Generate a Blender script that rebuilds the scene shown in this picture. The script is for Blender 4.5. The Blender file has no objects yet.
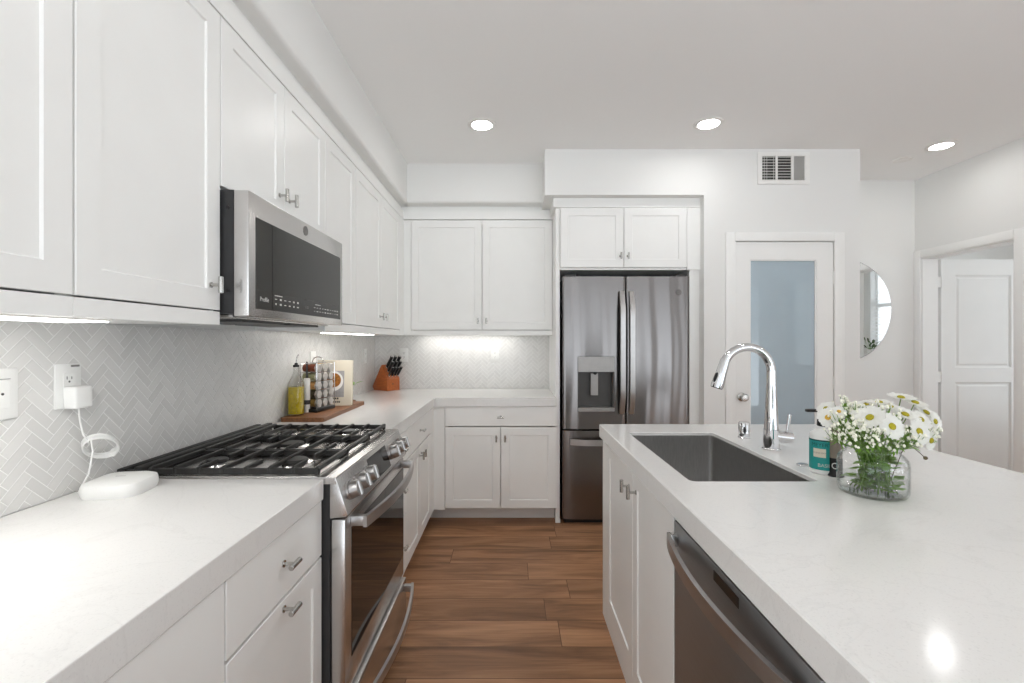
import bpy, bmesh, math, random
from mathutils import Vector, Matrix, Euler
random.seed(7)
SC = bpy.context.scene
COL = SC.collection
PI = math.pi

# ------------------------------------------------------------------ camera, world, light, exposure
cam_data = bpy.data.cameras.new('camera')
cam_data.sensor_width = 36.0
cam_data.lens = 465.0 / 1024.0 * 36.0
cam_data.clip_start = 0.02
cam = bpy.data.objects.new('camera', cam_data)
COL.objects.link(cam)
cam.location = (0, 0, 1.315)
cam.rotation_euler = (PI / 2, 0, 0)
SC.camera = cam

world = bpy.data.worlds.new('world')
SC.world = world
world.use_nodes = True
bg = world.node_tree.nodes['Background']
# overcast sky above, brighter glow added below the horizon to light the ceiling
wt = world.node_tree
wtc = wt.nodes.new('ShaderNodeTexCoord'); wsep = wt.nodes.new('ShaderNodeSeparateXYZ'); wr = wt.nodes.new('ShaderNodeValToRGB')
wmap = wt.nodes.new('ShaderNodeMapRange')
wt.links.new(wtc.outputs['Generated'], wsep.inputs[0])
wmap.inputs['From Min'].default_value = -1.0; wmap.inputs['From Max'].default_value = 1.0
wt.links.new(wsep.outputs['Z'], wmap.inputs['Value'])
wr.color_ramp.elements[0].position = 0.495; wr.color_ramp.elements[0].color = (0.87, 0.94, 1.0, 1)
wr.color_ramp.elements[1].position = 0.505; wr.color_ramp.elements[1].color = (0.41, 0.43, 0.45, 1)
wt.links.new(wmap.outputs[0], wr.inputs[0]); wt.links.new(wr.outputs[0], bg.inputs[0])
bg.inputs[1].default_value = 5.5

SC.view_settings.view_transform = 'Standard'
SC.view_settings.look = 'None'
SC.view_settings.gamma = 1.0
SC.view_settings.use_curve_mapping = False
SC.view_settings.exposure = -0.70
SC.cycles.use_denoising = True
SC.cycles.max_bounces = 14
SC.cycles.diffuse_bounces = 8
SC.cycles.glossy_bounces = 6
SC.cycles.transmission_bounces = 10
SC.cycles.transparent_max_bounces = 10
SC.cycles.sample_clamp_indirect = 6.0

LAMP = 85.0      # downlight lens strength
STRIP = 17.0      # under-cabinet strip strength

def portal(loc, rot, sx, sy):  # sampling portals over the unseen windows added to light the rooms
    l = bpy.data.lights.new('added_window_portal', 'AREA')
    l.shape = 'RECTANGLE'; l.size = sx; l.size_y = sy
    l.cycles.is_portal = True
    o = bpy.data.objects.new('added_window_portal', l); COL.objects.link(o)
    o.location = loc; o.rotation_euler = rot
portal((1.2, -2.39, 1.25), (PI / 2, 0, PI), 4.4, 2.4)
portal((5.0, -2.39, 1.25), (PI / 2, 0, PI), 2.2, 2.4)
portal((4.79, 3.15, 1.35), (PI / 2, 0, PI / 2), 1.2, 1.7)
portal((-1.18, -1.35, 1.25), (PI / 2, 0, -PI / 2), 1.9, 2.4)
portal((6.39, -1.1, 1.25), (PI / 2, 0, PI / 2), 2.2, 2.4)

# ------------------------------------------------------------------ materials
def lin(c):
    c = c / 255.0
    return c / 12.92 if c <= 0.04045 else ((c + 0.055) / 1.055) ** 2.4
def rgb(r, g, b): return (lin(r), lin(g), lin(b), 1)

def mat(name, color, rough=0.5, metal=0.0, noise=0.0, nscale=20.0, bump=0.0, bscale=150.0, stretch=None,
        emit=None, estr=0.0, trans=0.0, ior=1.45, coat=0.0, spec=0.5, aniso=0.0, alpha=1.0):
    m = bpy.data.materials.new(name); m.use_nodes = True
    nt = m.node_tree; p = nt.nodes['Principled BSDF']
    p.inputs['Base Color'].default_value = color
    p.inputs['Roughness'].default_value = rough
    p.inputs['Metallic'].default_value = metal
    p.inputs['IOR'].default_value = ior
    p.inputs['Transmission Weight'].default_value = trans
    p.inputs['Coat Weight'].default_value = coat
    p.inputs['Specular IOR Level'].default_value = spec
    p.inputs['Anisotropic'].default_value = aniso
    if emit:
        p.inputs['Emission Color'].default_value = emit
        p.inputs['Emission Strength'].default_value = estr
    tc = nt.nodes.new('ShaderNodeTexCoord')
    mp = nt.nodes.new('ShaderNodeMapping')
    nt.links.new(tc.outputs['Object'], mp.inputs[0])
    if stretch: mp.inputs['Scale'].default_value = stretch
    if noise > 0:
        n = nt.nodes.new('ShaderNodeTexNoise'); n.inputs['Scale'].default_value = nscale
        n.inputs['Detail'].default_value = 4
        nt.links.new(mp.outputs[0], n.inputs['Vector'])
        r = nt.nodes.new('ShaderNodeValToRGB')
        r.color_ramp.elements[0].position = 0.3; r.color_ramp.elements[1].position = 0.7
        a = tuple(max(0, c * (1 - noise)) for c in color[:3]) + (1,)
        b = tuple(min(1, c * (1 + noise)) for c in color[:3]) + (1,)
        r.color_ramp.elements[0].color = a; r.color_ramp.elements[1].color = b
        nt.links.new(n.outputs['Fac'], r.inputs[0]); nt.links.new(r.outputs[0], p.inputs['Base Color'])
    if bump > 0:
        n2 = nt.nodes.new('ShaderNodeTexNoise'); n2.inputs['Scale'].default_value = bscale
        nt.links.new(mp.outputs[0], n2.inputs['Vector'])
        bp = nt.nodes.new('ShaderNodeBump'); bp.inputs['Strength'].default_value = bump
        bp.inputs['Distance'].default_value = 0.002
        nt.links.new(n2.outputs['Fac'], bp.inputs['Height']); nt.links.new(bp.outputs[0], p.inputs['Normal'])
    return m

M = {}
M['wall'] = mat('wall_paint', rgb(234, 234, 232), 0.65, bump=0.08, bscale=260)
M['ceil'] = mat('ceiling_paint', rgb(246, 246, 245), 0.8, bump=0.08, bscale=220)
M['cab'] = mat('cabinet_paint', rgb(242, 242, 240), 0.32, noise=0.012, nscale=6)
M['trim'] = mat('trim_paint', rgb(242, 242, 240), 0.4, noise=0.01, nscale=6)
M['grout'] = mat('grout', rgb(240, 240, 238), 0.8, noise=0.02, nscale=90)
M['steel'] = mat('brushed_steel', (0.62, 0.605, 0.595, 1), 0.26, 1.0, noise=0.03, nscale=14, stretch=(1, 1, 60))
M['steel_h'] = mat('brushed_steel_bright', (0.66, 0.65, 0.64, 1), 0.22, 1.0, noise=0.04, nscale=30)
M['fridge'] = mat('fridge_steel', (0.222, 0.211, 0.207, 1), 0.19, 1.0, noise=0.04, nscale=9, stretch=(1, 1, 80), aniso=0.7)
M['fridge'].node_tree.nodes['Principled BSDF'].inputs['Anisotropic Rotation'].default_value = 0.25
M['cavity'] = mat('dispenser_cavity', rgb(84, 83, 82), 0.35, noise=0.05, nscale=20)
M['dsteel'] = mat('dark_steel', (0.35, 0.355, 0.36, 1), 0.42, 1.0, noise=0.06, nscale=10, stretch=(1, 1, 60))
M['sink'] = mat('sink_steel', (0.46, 0.45, 0.44, 1), 0.33, 1.0, noise=0.08, nscale=30, stretch=(8, 8, 1))
M['bar'] = mat('satin_bar_steel', (0.50, 0.49, 0.485, 1), 0.34, 1.0, noise=0.04, nscale=30)
M['dispgrey'] = mat('dispenser_grey', rgb(168, 166, 164), 0.35, metal=0.5, noise=0.03, nscale=30)
M['chrome'] = mat('chrome', (0.66, 0.66, 0.67, 1), 0.05, 1.0, noise=0.01, nscale=5)
M['nickel'] = mat('satin_nickel', (0.52, 0.51, 0.49, 1), 0.22, 1.0, noise=0.03, nscale=50)
M['black'] = mat('black_enamel', rgb(22, 22, 22), 0.3, noise=0.1, nscale=30)
M['iron'] = mat('cast_iron', rgb(38, 37, 36), 0.45, noise=0.25, nscale=60, bump=0.25, bscale=300)
M['dgrey'] = mat('dark_grey_case', rgb(52, 52, 53), 0.4, noise=0.08, nscale=20)
M['ovenglass'] = mat('oven_glass', rgb(16, 13, 12), 0.03, noise=0.05, nscale=5, spec=0.4)
M['mwglass'] = mat('microwave_glass', rgb(34, 33, 31), 0.07, noise=0.05, nscale=5, spec=0.45)
M['gap'] = mat('dark_gap', rgb(12, 12, 12), 0.8, noise=0.1, nscale=20)
M['plastic'] = mat('white_plastic', rgb(238, 238, 236), 0.35, noise=0.01, nscale=30)
M['bplastic'] = mat('black_plastic', rgb(26, 26, 27), 0.35, noise=0.1, nscale=30)
M['lid'] = mat('brushed_lid', (0.62, 0.59, 0.56, 1), 0.42, 0.85, noise=0.05, nscale=60)
M['mark'] = mat('printed_white', rgb(205, 205, 202), 0.5, noise=0.02, nscale=30)
M['logo'] = mat('logo_grey', rgb(122, 120, 118), 0.4, noise=0.02, nscale=30)
M['led'] = mat('led_diffuser', rgb(255, 255, 255), 0.5, emit=(1, 0.985, 0.95, 1), estr=STRIP, noise=0.01)
M['lamp'] = mat('lamp_lens', rgb(255, 255, 255), 0.5, emit=(1, 0.985, 0.96, 1), estr=LAMP, noise=0.01)
M['glass'] = mat('clear_glass', (0.97, 0.985, 0.98, 1), 0.0, trans=1.0, ior=1.45)
def thin_glass(name, tint, edge):
    m = bpy.data.materials.new(name); m.use_nodes = True; nt = m.node_tree
    nt.nodes.remove(nt.nodes['Principled BSDF'])
    out = nt.nodes['Material Output']
    tr = nt.nodes.new('ShaderNodeBsdfTransparent'); gl_ = nt.nodes.new('ShaderNodeBsdfGlossy'); gl_.inputs['Roughness'].default_value = 0.01
    fp = nt.nodes.new('ShaderNodeMath'); fp.operation = 'POWER'; fp.inputs[1].default_value = 4.0
    fr0 = nt.nodes.new('ShaderNodeMath'); fr0.operation = 'MULTIPLY_ADD'; fr0.inputs[1].default_value = 0.8; fr0.inputs[2].default_value = 0.03
    lw = nt.nodes.new('ShaderNodeLayerWeight'); lw.inputs['Blend'].default_value = 0.5
    cr = nt.nodes.new('ShaderNodeValToRGB'); cr.color_ramp.elements[0].position = 0.55
    cr.color_ramp.elements[0].color = tint; cr.color_ramp.elements[1].color = edge
    mx = nt.nodes.new('ShaderNodeMixShader')
    nt.links.new(lw.outputs['Facing'], fp.inputs[0]); nt.links.new(fp.outputs[0], fr0.inputs[0]); nt.links.new(lw.outputs['Facing'], cr.inputs[0]); nt.links.new(cr.outputs[0], tr.inputs[0])
    nt.links.new(fr0.outputs[0], mx.inputs[0]); nt.links.new(tr.outputs[0], mx.inputs[1]); nt.links.new(gl_.outputs[0], mx.inputs[2])
    nt.links.new(mx.outputs[0], out.inputs[0])
    return m
M['vaseglass'] = thin_glass('thin_clear_glass', (0.985, 0.99, 0.988, 1), (0.80, 0.83, 0.82, 1))
M['water'] = thin_glass('water', (0.985, 0.995, 0.985, 1), (0.90, 0.93, 0.91, 1))
M['oil'] = mat('olive_oil', rgb(214, 190, 26), 0.1, trans=0.3, ior=1.4, noise=0.25, nscale=60)
M['frost'] = mat('frosted_blue_glass', rgb(160, 178, 189), 0.3, noise=0.03, nscale=3, coat=1.0, spec=0.6)
M['frost'].node_tree.nodes['Principled BSDF'].inputs['Coat IOR'].default_value = 1.75
M['frost'].node_tree.nodes['Principled BSDF'].inputs['Coat Roughness'].default_value = 0.02
M['mirror'] = mat('mirror_silver', (0.9, 0.91, 0.91, 1), 0.01, 1.0, noise=0.004)
M['walnut'] = mat('walnut', rgb(124, 82, 52), 0.42, noise=0.3, nscale=14, stretch=(9, 1.0, 9))
M['orange'] = mat('oiled_cherry_wood', rgb(172, 92, 42), 0.38, noise=0.22, nscale=12, stretch=(1.2, 9, 9))
M['petal'] = mat('white_petal', rgb(247, 247, 244), 0.6, noise=0.02, nscale=40)
def add_translucent(m, c, f):
    nt = m.node_tree; p = nt.nodes['Principled BSDF']; t = nt.nodes.new('ShaderNodeBsdfTranslucent'); t.inputs[0].default_value = c
    mx = nt.nodes.new('ShaderNodeMixShader'); mx.inputs[0].default_value = f
    nt.links.new(p.outputs[0], mx.inputs[1]); nt.links.new(t.outputs[0], mx.inputs[2]); nt.links.new(mx.outputs[0], nt.nodes['Material Output'].inputs[0])
add_translucent(M['petal'], rgb(248, 248, 245), 0.4)
M['yellow'] = mat('daisy_centre', rgb(168, 158, 30), 0.7, noise=0.2, nscale=300, bump=0.5, bscale=700)
M['gold'] = mat('golden_centre', rgb(206, 164, 60), 0.7, noise=0.2, nscale=300)
M['bud'] = mat('cream_bud', rgb(240, 239, 224), 0.6, noise=0.1, nscale=120)
M['leaf'] = mat('green_leaf', rgb(118, 162, 62), 0.5, noise=0.25, nscale=40)
M['dleaf'] = mat('dark_leaf', rgb(64, 88, 44), 0.5, noise=0.25, nscale=40)
M['stem'] = mat('green_stem', rgb(104, 134, 62), 0.5, noise=0.15, nscale=40)
add_translucent(M['leaf'], rgb(120, 165, 50), 0.35)
M['seed'] = mat('dried_stem', rgb(84, 74, 54), 0.7, noise=0.2, nscale=40)
M['teal'] = mat('teal_label', rgb(38, 152, 148), 0.45, noise=0.05, nscale=20)
M['dteal'] = mat('dark_teal_print', rgb(18, 82, 80), 0.5, noise=0.05, nscale=20)
M['taupe'] = mat('taupe_plastic', rgb(134, 122, 110), 0.4, noise=0.04, nscale=20)
M['cream'] = mat('cream_cover', rgb(222, 214, 196), 0.5, noise=0.02, nscale=20)
M['cream2'] = mat('pale_grey_print', rgb(160, 158, 158), 0.5, noise=0.15, nscale=60)
M['paper'] = mat('paper_edges', rgb(236, 232, 222), 0.8, noise=0.05, nscale=100, stretch=(1, 60, 1))
M['food'] = mat('printed_food', rgb(160, 104, 44), 0.5, noise=0.4, nscale=90)
M['white'] = mat('plain_white', rgb(240, 239, 236), 0.5, noise=0.01, nscale=20)
M['pot'] = mat('glazed_pot', rgb(236, 235, 230), 0.3, noise=0.02, nscale=20)
M['blind'] = mat('blind_slats', rgb(242, 244, 246), 0.5, noise=0.01, nscale=10)
M['vent_dark'] = mat('vent_cavity', rgb(70, 69, 67), 0.8, noise=0.1, nscale=40)
SPICE = [mat('spice_' + n, c, 0.6, noise=0.25, nscale=120) for n, c in
         [('paprika', rgb(120, 62, 40)), ('sage', rgb(150, 148, 112)), ('ginger', rgb(196, 150, 92)),
          ('pepper', rgb(74, 66, 52)), ('mustard', rgb(150, 120, 66)), ('herbs', rgb(96, 98, 62))]]

# quartz worktop: white with faint veins and flecks
def quartz():
    m = mat('white_quartz', rgb(231, 230, 228), 0.13, spec=0.5)
    nt = m.node_tree; p = nt.nodes['Principled BSDF']
    tc = nt.nodes.new('ShaderNodeTexCoord')
    n1 = nt.nodes.new('ShaderNodeTexNoise'); n1.inputs['Scale'].default_value = 2.3; n1.inputs['Detail'].default_value = 8
    n1.inputs['Distortion'].default_value = 2.2
    nt.links.new(tc.outputs['Object'], n1.inputs['Vector'])
    r1 = nt.nodes.new('ShaderNodeValToRGB')
    e = r1.color_ramp.elements
    e[0].position = 0.485; e[0].color = rgb(231, 230, 228)
    e[1].position = 0.515; e[1].color = rgb(231, 230, 228)
    x = e.new(0.5); x.color = rgb(227, 226, 224)
    nt.links.new(n1.outputs['Fac'], r1.inputs[0])
    n2 = nt.nodes.new('ShaderNodeTexNoise'); n2.inputs['Scale'].default_value = 260
    nt.links.new(tc.outputs['Object'], n2.inputs['Vector'])
    r2 = nt.nodes.new('ShaderNodeValToRGB')
    r2.color_ramp.elements[0].position = 0.3; r2.color_ramp.elements[0].color = (0.93, 0.93, 0.93, 1)
    r2.color_ramp.elements[1].position = 0.42; r2.color_ramp.elements[1].color = (1, 1, 1, 1)
    nt.links.new(n2.outputs['Fac'], r2.inputs[0])
    mx = nt.nodes.new('ShaderNodeMix'); mx.data_type = 'RGBA'; mx.blend_type = 'MULTIPLY'
    mx.inputs['Factor'].default_value = 1.0
    nt.links.new(r1.outputs[0], mx.inputs['A']); nt.links.new(r2.outputs[0], mx.inputs['B'])
    nt.links.new(mx.outputs['Result'], p.inputs['Base Color'])
    return m
M['quartz'] = quartz()

# herringbone tile glaze: each tile its own tone
def tile_mat():
    m = mat('glazed_tile', rgb(214, 213, 210), 0.22, bump=0.12, bscale=45)
    nt = m.node_tree; p = nt.nodes['Principled BSDF']
    g = nt.nodes.new('ShaderNodeNewGeometry')
    r = nt.nodes.new('ShaderNodeValToRGB')
    r.color_ramp.elements[0].color = rgb(217, 216, 214); r.color_ramp.elements[1].color = rgb(226, 225, 223)
    nt.links.new(g.outputs['Random Per Island'], r.inputs[0])
    nt.links.new(r.outputs[0], p.inputs['Base Color'])
    return m
M['tile'] = tile_mat()

# plank floor
def floor_mat():
    m = mat('oak_plank', rgb(140, 96, 66), 0.42, spec=0.35)
    nt = m.node_tree; p = nt.nodes['Principled BSDF']; L = nt.links.new
    tc = nt.nodes.new('ShaderNodeTexCoord')
    mp = nt.nodes.new('ShaderNodeMapping')
    mp.inputs['Location'].default_value = (0.62, -1.814 + 0.1887 * 20, 0)
    L(tc.outputs['Object'], mp.inputs[0])
    br = nt.nodes.new('ShaderNodeTexBrick')
    br.inputs['Scale'].default_value = 1.0
    br.inputs['Brick Width'].default_value = 1.22
    br.inputs['Row Height'].default_value = 0.1887
    br.inputs['Mortar Size'].default_value = 0.0016
    br.inputs['Mortar Smooth'].default_value = 0.1
    br.offset = 0.0; br.offset_frequency = 1
    br.inputs['Color1'].default_value = (0, 0, 0, 1); br.inputs['Color2'].default_value = (1, 1, 1, 1)
    br.inputs['Mortar'].default_value = (0.5, 0.5, 0.5, 1)
    # each row of planks slides by its own random amount
    sx = nt.nodes.new('ShaderNodeSeparateXYZ'); L(mp.outputs[0], sx.inputs[0])
    dv = nt.nodes.new('ShaderNodeMath'); dv.operation = 'DIVIDE'; dv.inputs[1].default_value = 0.1887; L(sx.outputs['Y'], dv.inputs[0])
    fl = nt.nodes.new('ShaderNodeMath'); fl.operation = 'FLOOR'; L(dv.outputs[0], fl.inputs[0])
    wn = nt.nodes.new('ShaderNodeTexWhiteNoise'); wn.noise_dimensions = '1D'; L(fl.outputs[0], wn.inputs['W'])
    ma = nt.nodes.new('ShaderNodeMath'); ma.operation = 'MULTIPLY_ADD'; ma.inputs[1].default_value = 1.22
    L(wn.outputs['Value'], ma.inputs[0]); L(sx.outputs['X'], ma.inputs[2])
    cx_ = nt.nodes.new('ShaderNodeCombineXYZ'); L(ma.outputs[0], cx_.inputs['X']); L(sx.outputs['Y'], cx_.inputs['Y'])
    L(cx_.outputs[0], br.inputs['Vector'])
    # grain, shifted per plank
    mul = nt.nodes.new('ShaderNodeVectorMath'); mul.operation = 'MULTIPLY'; mul.inputs[1].default_value = (9, 31, 5)
    L(br.outputs['Color'], mul.inputs[0])
    add = nt.nodes.new('ShaderNodeVectorMath'); add.operation = 'ADD'
    L(mp.outputs[0], add.inputs[0]); L(mul.outputs[0], add.inputs[1])
    sc = nt.nodes.new('ShaderNodeVectorMath'); sc.operation = 'MULTIPLY'; sc.inputs[1].default_value = (1.0, 6.5, 1)
    L(add.outputs[0], sc.inputs[0])
    n1 = nt.nodes.new('ShaderNodeTexNoise'); n1.inputs['Scale'].default_value = 1.6; n1.inputs['Detail'].default_value = 7
    n1.inputs['Distortion'].default_value = 0.7; n1.inputs['Roughness'].default_value = 0.55
    L(sc.outputs[0], n1.inputs['Vector'])
    r1 = nt.nodes.new('ShaderNodeValToRGB'); e = r1.color_ramp.elements
    e[0].position = 0.28; e[0].color = rgb(110, 80, 59)
    e[1].position = 0.72; e[1].color = rgb(194, 150, 114)
    x = e.new(0.5); x.color = rgb(164, 122, 90)
    L(n1.outputs['Fac'], r1.inputs[0])
    sc2 = nt.nodes.new('ShaderNodeVectorMath'); sc2.operation = 'MULTIPLY'; sc2.inputs[1].default_value = (3, 110, 1)
    L(add.outputs[0], sc2.inputs[0])
    n2 = nt.nodes.new('ShaderNodeTexNoise'); n2.inputs['Scale'].default_value = 1.0; n2.inputs['Detail'].default_value = 3
    L(sc2.outputs[0], n2.inputs['Vector'])
    r2 = nt.nodes.new('ShaderNodeValToRGB')
    r2.color_ramp.elements[0].position = 0.3; r2.color_ramp.elements[0].color = (0.85, 0.84, 0.83, 1)
    r2.color_ramp.elements[1].position = 0.6; r2.color_ramp.elements[1].color = (1.05, 1.05, 1.05, 1)
    L(n2.outputs['Fac'], r2.inputs[0])
    mx = nt.nodes.new('ShaderNodeMix'); mx.data_type = 'RGBA'; mx.blend_type = 'MULTIPLY'; mx.inputs['Factor'].default_value = 1
    L(r1.outputs[0], mx.inputs['A']); L(r2.outputs[0], mx.inputs['B'])
    r3 = nt.nodes.new('ShaderNodeValToRGB')
    r3.color_ramp.elements[0].color = (0.80, 0.78, 0.77, 1); r3.color_ramp.elements[1].color = (1.12, 1.1, 1.08, 1)
    L(br.outputs['Color'], r3.inputs[0])
    mx2 = nt.nodes.new('ShaderNodeMix'); mx2.data_type = 'RGBA'; mx2.blend_type = 'MULTIPLY'; mx2.inputs['Factor'].default_value = 1
    L(mx.outputs['Result'], mx2.inputs['A']); L(r3.outputs[0], mx2.inputs['B'])
    mx3 = nt.nodes.new('ShaderNodeMix'); mx3.data_type = 'RGBA'
    mx3.inputs['B'].default_value = rgb(96, 66, 48)
    L(br.outputs['Fac'], mx3.inputs['Factor']); L(mx2.outputs['Result'], mx3.inputs['A'])
    L(mx3.outputs['Result'], p.inputs['Base Color'])
    bp = nt.nodes.new('ShaderNodeBump'); bp.inputs['Strength'].default_value = 0.15; bp.inputs['Distance'].default_value = 0.001
    L(n2.outputs['Fac'], bp.inputs['Height']); L(bp.outputs[0], p.inputs['Normal'])
    return m
M['floor'] = floor_mat()

# ------------------------------------------------------------------ mesh builder
class B:
    def __init__(s): s.bm = bmesh.new()
    def box(s, x0, x1, y0, y1, z0, z1, bev=0.0, seg=2):
        r = bmesh.ops.create_cube(s.bm, size=1.0)
        vs = r['verts']
        for v in vs:
            v.co = Vector(((x0 + x1) / 2 + v.co.x * (x1 - x0), (y0 + y1) / 2 + v.co.y * (y1 - y0), (z0 + z1) / 2 + v.co.z * (z1 - z0)))
        if bev > 0:
            es = list({e for v in vs for e in v.link_edges})
            bmesh.ops.bevel(s.bm, geom=es, offset=bev, segments=seg, affect='EDGES', profile=0.5)
        return s
    def cyl(s, p0, p1, r0, r1=None, n=24, bev=0.0):
        p0 = Vector(p0); p1 = Vector(p1); r1 = r0 if r1 is None else r1
        d = p1 - p0; q = d.to_track_quat('Z', 'Y').to_matrix()
        rings = [(0, r0), (1, r1)]
        if bev > 0:
            t = bev / d.length
            rings = [(0, r0 - bev), (t, r0), (1 - t, r1), (1, r1 - bev)]
        R = []
        for t, r in rings:
            R.append([s.bm.verts.new(p0 + d * t + q @ Vector((r * math.cos(2 * PI * i / n), r * math.sin(2 * PI * i / n), 0))) for i in range(n)])
        for a, b in zip(R[:-1], R[1:]):
            for i in range(n): s.bm.faces.new((a[i], a[(i + 1) % n], b[(i + 1) % n], b[i]))
        s.bm.faces.new(R[0][::-1]); s.bm.faces.new(R[-1])
        return s
    def tube(s, pts, r, n=12, cap=True, closed=False, rs=None):
        pts = [Vector(p) for p in pts]; N = len(pts); R = []
        up = None
        for i, p in enumerate(pts):
            if closed: t = (pts[(i + 1) % N] - pts[i - 1]).normalized()
            else: t = (pts[min(i + 1, N - 1)] - pts[max(i - 1, 0)]).normalized()
            if up is None:
                up = t.orthogonal().normalized()
            up = (up - t * up.dot(t)).normalized(); sd = t.cross(up)
            rr = rs[i] if rs else r
            R.append([s.bm.verts.new(p + up * rr * math.cos(2 * PI * k / n) + sd * rr * math.sin(2 * PI * k / n)) for k in range(n)])
        pairs = list(zip(R[:-1], R[1:]))
        if closed: pairs.append((R[-1], R[0]))
        for a, b in pairs:
            for k in range(n): s.bm.faces.new((a[k], a[(k + 1) % n], b[(k + 1) % n], b[k]))
        if cap and not closed: s.bm.faces.new(R[0][::-1]); s.bm.faces.new(R[-1])
        return s
    def lathe(s, prof, c=(0, 0, 0), n=40, sq=1.0):
        c = Vector(c); R = []
        for r, z in prof:
            if r < 1e-6: R.append([s.bm.verts.new(c + Vector((0, 0, z)))])
            else:
                ring = []
                for i in range(n):
                    a = 2 * PI * i / n; ca, sa = math.cos(a), math.sin(a)
                    if sq != 1.0:
                        ca = math.copysign(abs(ca) ** sq, ca); sa = math.copysign(abs(sa) ** sq, sa)
                    ring.append(s.bm.verts.new(c + Vector((r * ca, r * sa, z))))
                R.append(ring)
        for a, b in zip(R[:-1], R[1:]):
            if len(a) == 1 and len(b) == 1: continue
            for i in range(n):
                j = (i + 1) % n
                if len(a) == 1: s.bm.faces.new((a[0], b[j], b[i]))
                elif len(b) == 1: s.bm.faces.new((a[i], a[j], b[0]))
                else: s.bm.faces.new((a[i], a[j], b[j], b[i]))
        return s
    def prism(s, poly, axis, a0, a1, bev=0.0):
        # poly: 2D points in the plane of the other two axes (in x,y,z order)
        def P(u, v, w):
            return {'x': Vector((w, u, v)), 'y': Vector((u, w, v)), 'z': Vector((u, v, w))}[axis]
        A = [s.bm.verts.new(P(u, v, a0)) for u, v in poly]; Bv = [s.bm.verts.new(P(u, v, a1)) for u, v in poly]
        fs = [s.bm.faces.new(A[::-1]), s.bm.faces.new(Bv)]
        n = len(poly)
        for i in range(n): fs.append(s.bm.faces.new((A[i], A[(i + 1) % n], Bv[(i + 1) % n], Bv[i])))
        if bev > 0:
            es = list({e for f in fs for e in f.edges})
            bmesh.ops.bevel(s.bm, geom=es, offset=bev, segments=2, affect='EDGES', profile=0.5)
        return s
    def ball(s, c, r, sub=2, sc=(1, 1, 1)):
        rr = bmesh.ops.create_icosphere(s.bm, subdivisions=sub, radius=r)
        for v in rr['verts']: v.co = Vector((v.co.x * sc[0], v.co.y * sc[1], v.co.z * sc[2])) + Vector(c)
        return s
    def quad(s, a, b, c, d):
        s.bm.faces.new([s.bm.verts.new(Vector(p)) for p in (a, b, c, d)]); return s
    def build(s, name, m, parent=None, loc=None, rot=None, flat=False, ang=35):
        bmesh.ops.recalc_face_normals(s.bm, faces=s.bm.faces[:])
        me = bpy.data.meshes.new(name); s.bm.to_mesh(me); s.bm.free()
        if not flat and me.polygons:
            me.polygons.foreach_set('use_smooth', [True] * len(me.polygons))
            me.set_sharp_from_angle(angle=math.radians(ang))
        me.materials.append(m)
        o = bpy.data.objects.new(name, me); COL.objects.link(o)
        if parent: o.parent = parent
        if loc is not None: o.location = loc
        if rot is not None: o.rotation_euler = rot
        return o

def tag(o, label, cat, group=None, kind=None):
    o['label'] = label; o['category'] = cat
    if group: o['group'] = group
    if kind: o['kind'] = kind
    return o
def thing(name, label, cat, loc=(0, 0, 0), rz=0, group=None, rot=None):
    o = bpy.data.objects.new(name, None); COL.objects.link(o)
    o.empty_display_size = 0.05
    o.location = loc; o.rotation_euler = rot if rot else (0, 0, rz)
    return tag(o, label, cat, group)
def struct(o): o['kind'] = 'structure'; return o
def clone(o, parent=None, lab=None):
    c = o.copy(); COL.objects.link(c)
    if parent: c.parent = parent
    for ch in list(o.children): clone(ch, c)
    if lab: c['label'] = lab
    return c
def text_mesh(name, body, size, m, parent, loc, rot, extrude=0.0004, align='CENTER'):
    cu = bpy.data.curves.new(name, 'FONT'); cu.body = body; cu.size = size; cu.extrude = extrude
    cu.align_x = align; cu.align_y = 'CENTER'
    tmp = bpy.data.objects.new(name, cu); COL.objects.link(tmp)
    bpy.context.view_layer.update()
    me = bpy.data.meshes.new_from_object(tmp.evaluated_get(bpy.context.evaluated_depsgraph_get()))
    bpy.data.objects.remove(tmp)
    me.name = name; me.materials.clear(); me.materials.append(m)
    o = bpy.data.objects.new(name, me); COL.objects.link(o); o.parent = parent; o.location = loc; o.rotation_euler = rot
    return o

# ------------------------------------------------------------------ the room
CZ = 2.68
XL = -1.173          # left wall
YB = 3.97            # back wall behind cabinets
YP = 3.30            # pantry wall face
YH = 3.94            # hall end wall
XR = 3.415           # right wall face
PLAN = [(-1.4, -2.6), (6.6, -2.6), (6.6, 0.2), (3.5, 0.2), (3.5, 1.44), (6.6, 1.44), (6.6, 4.5), (-1.4, 4.5)]
struct(B().prism(PLAN, 'z', -0.06, 0.0).build('floor', M['floor'], flat=True))
struct(B().prism(PLAN, 'z', CZ, CZ + 0.1).build('ceiling', M['ceil'], flat=True))
struct(B().box(XL - 0.12, XL, -0.4, 4.1, 0, CZ).box(XL - 0.12, XL, -2.5, -2.3, 0, CZ).box(XL - 0.12, XL, -2.3, -0.4, 2.45, CZ).build('wall_left', M['wall'], flat=True))
struct(B().box(XL - 0.09, XL - 0.03, -2.3, -2.22, 0, 2.45).box(XL - 0.09, XL - 0.03, -0.48, -0.4, 0, 2.45).box(XL - 0.09, XL - 0.03, -1.39, -1.31, 0.06, 2.39).box(XL - 0.09, XL - 0.03, -2.22, -0.48, 0, 0.06).box(XL - 0.09, XL - 0.03, -2.22, -0.48, 2.39, 2.45).build('added_window_6', M['trim'], flat=True))  # unseen window added to light the island face from the left
struct(B().box(XL, 2.34, YB, YB + 0.12, 0, CZ).build('wall_back', M['wall'], flat=True))
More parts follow.
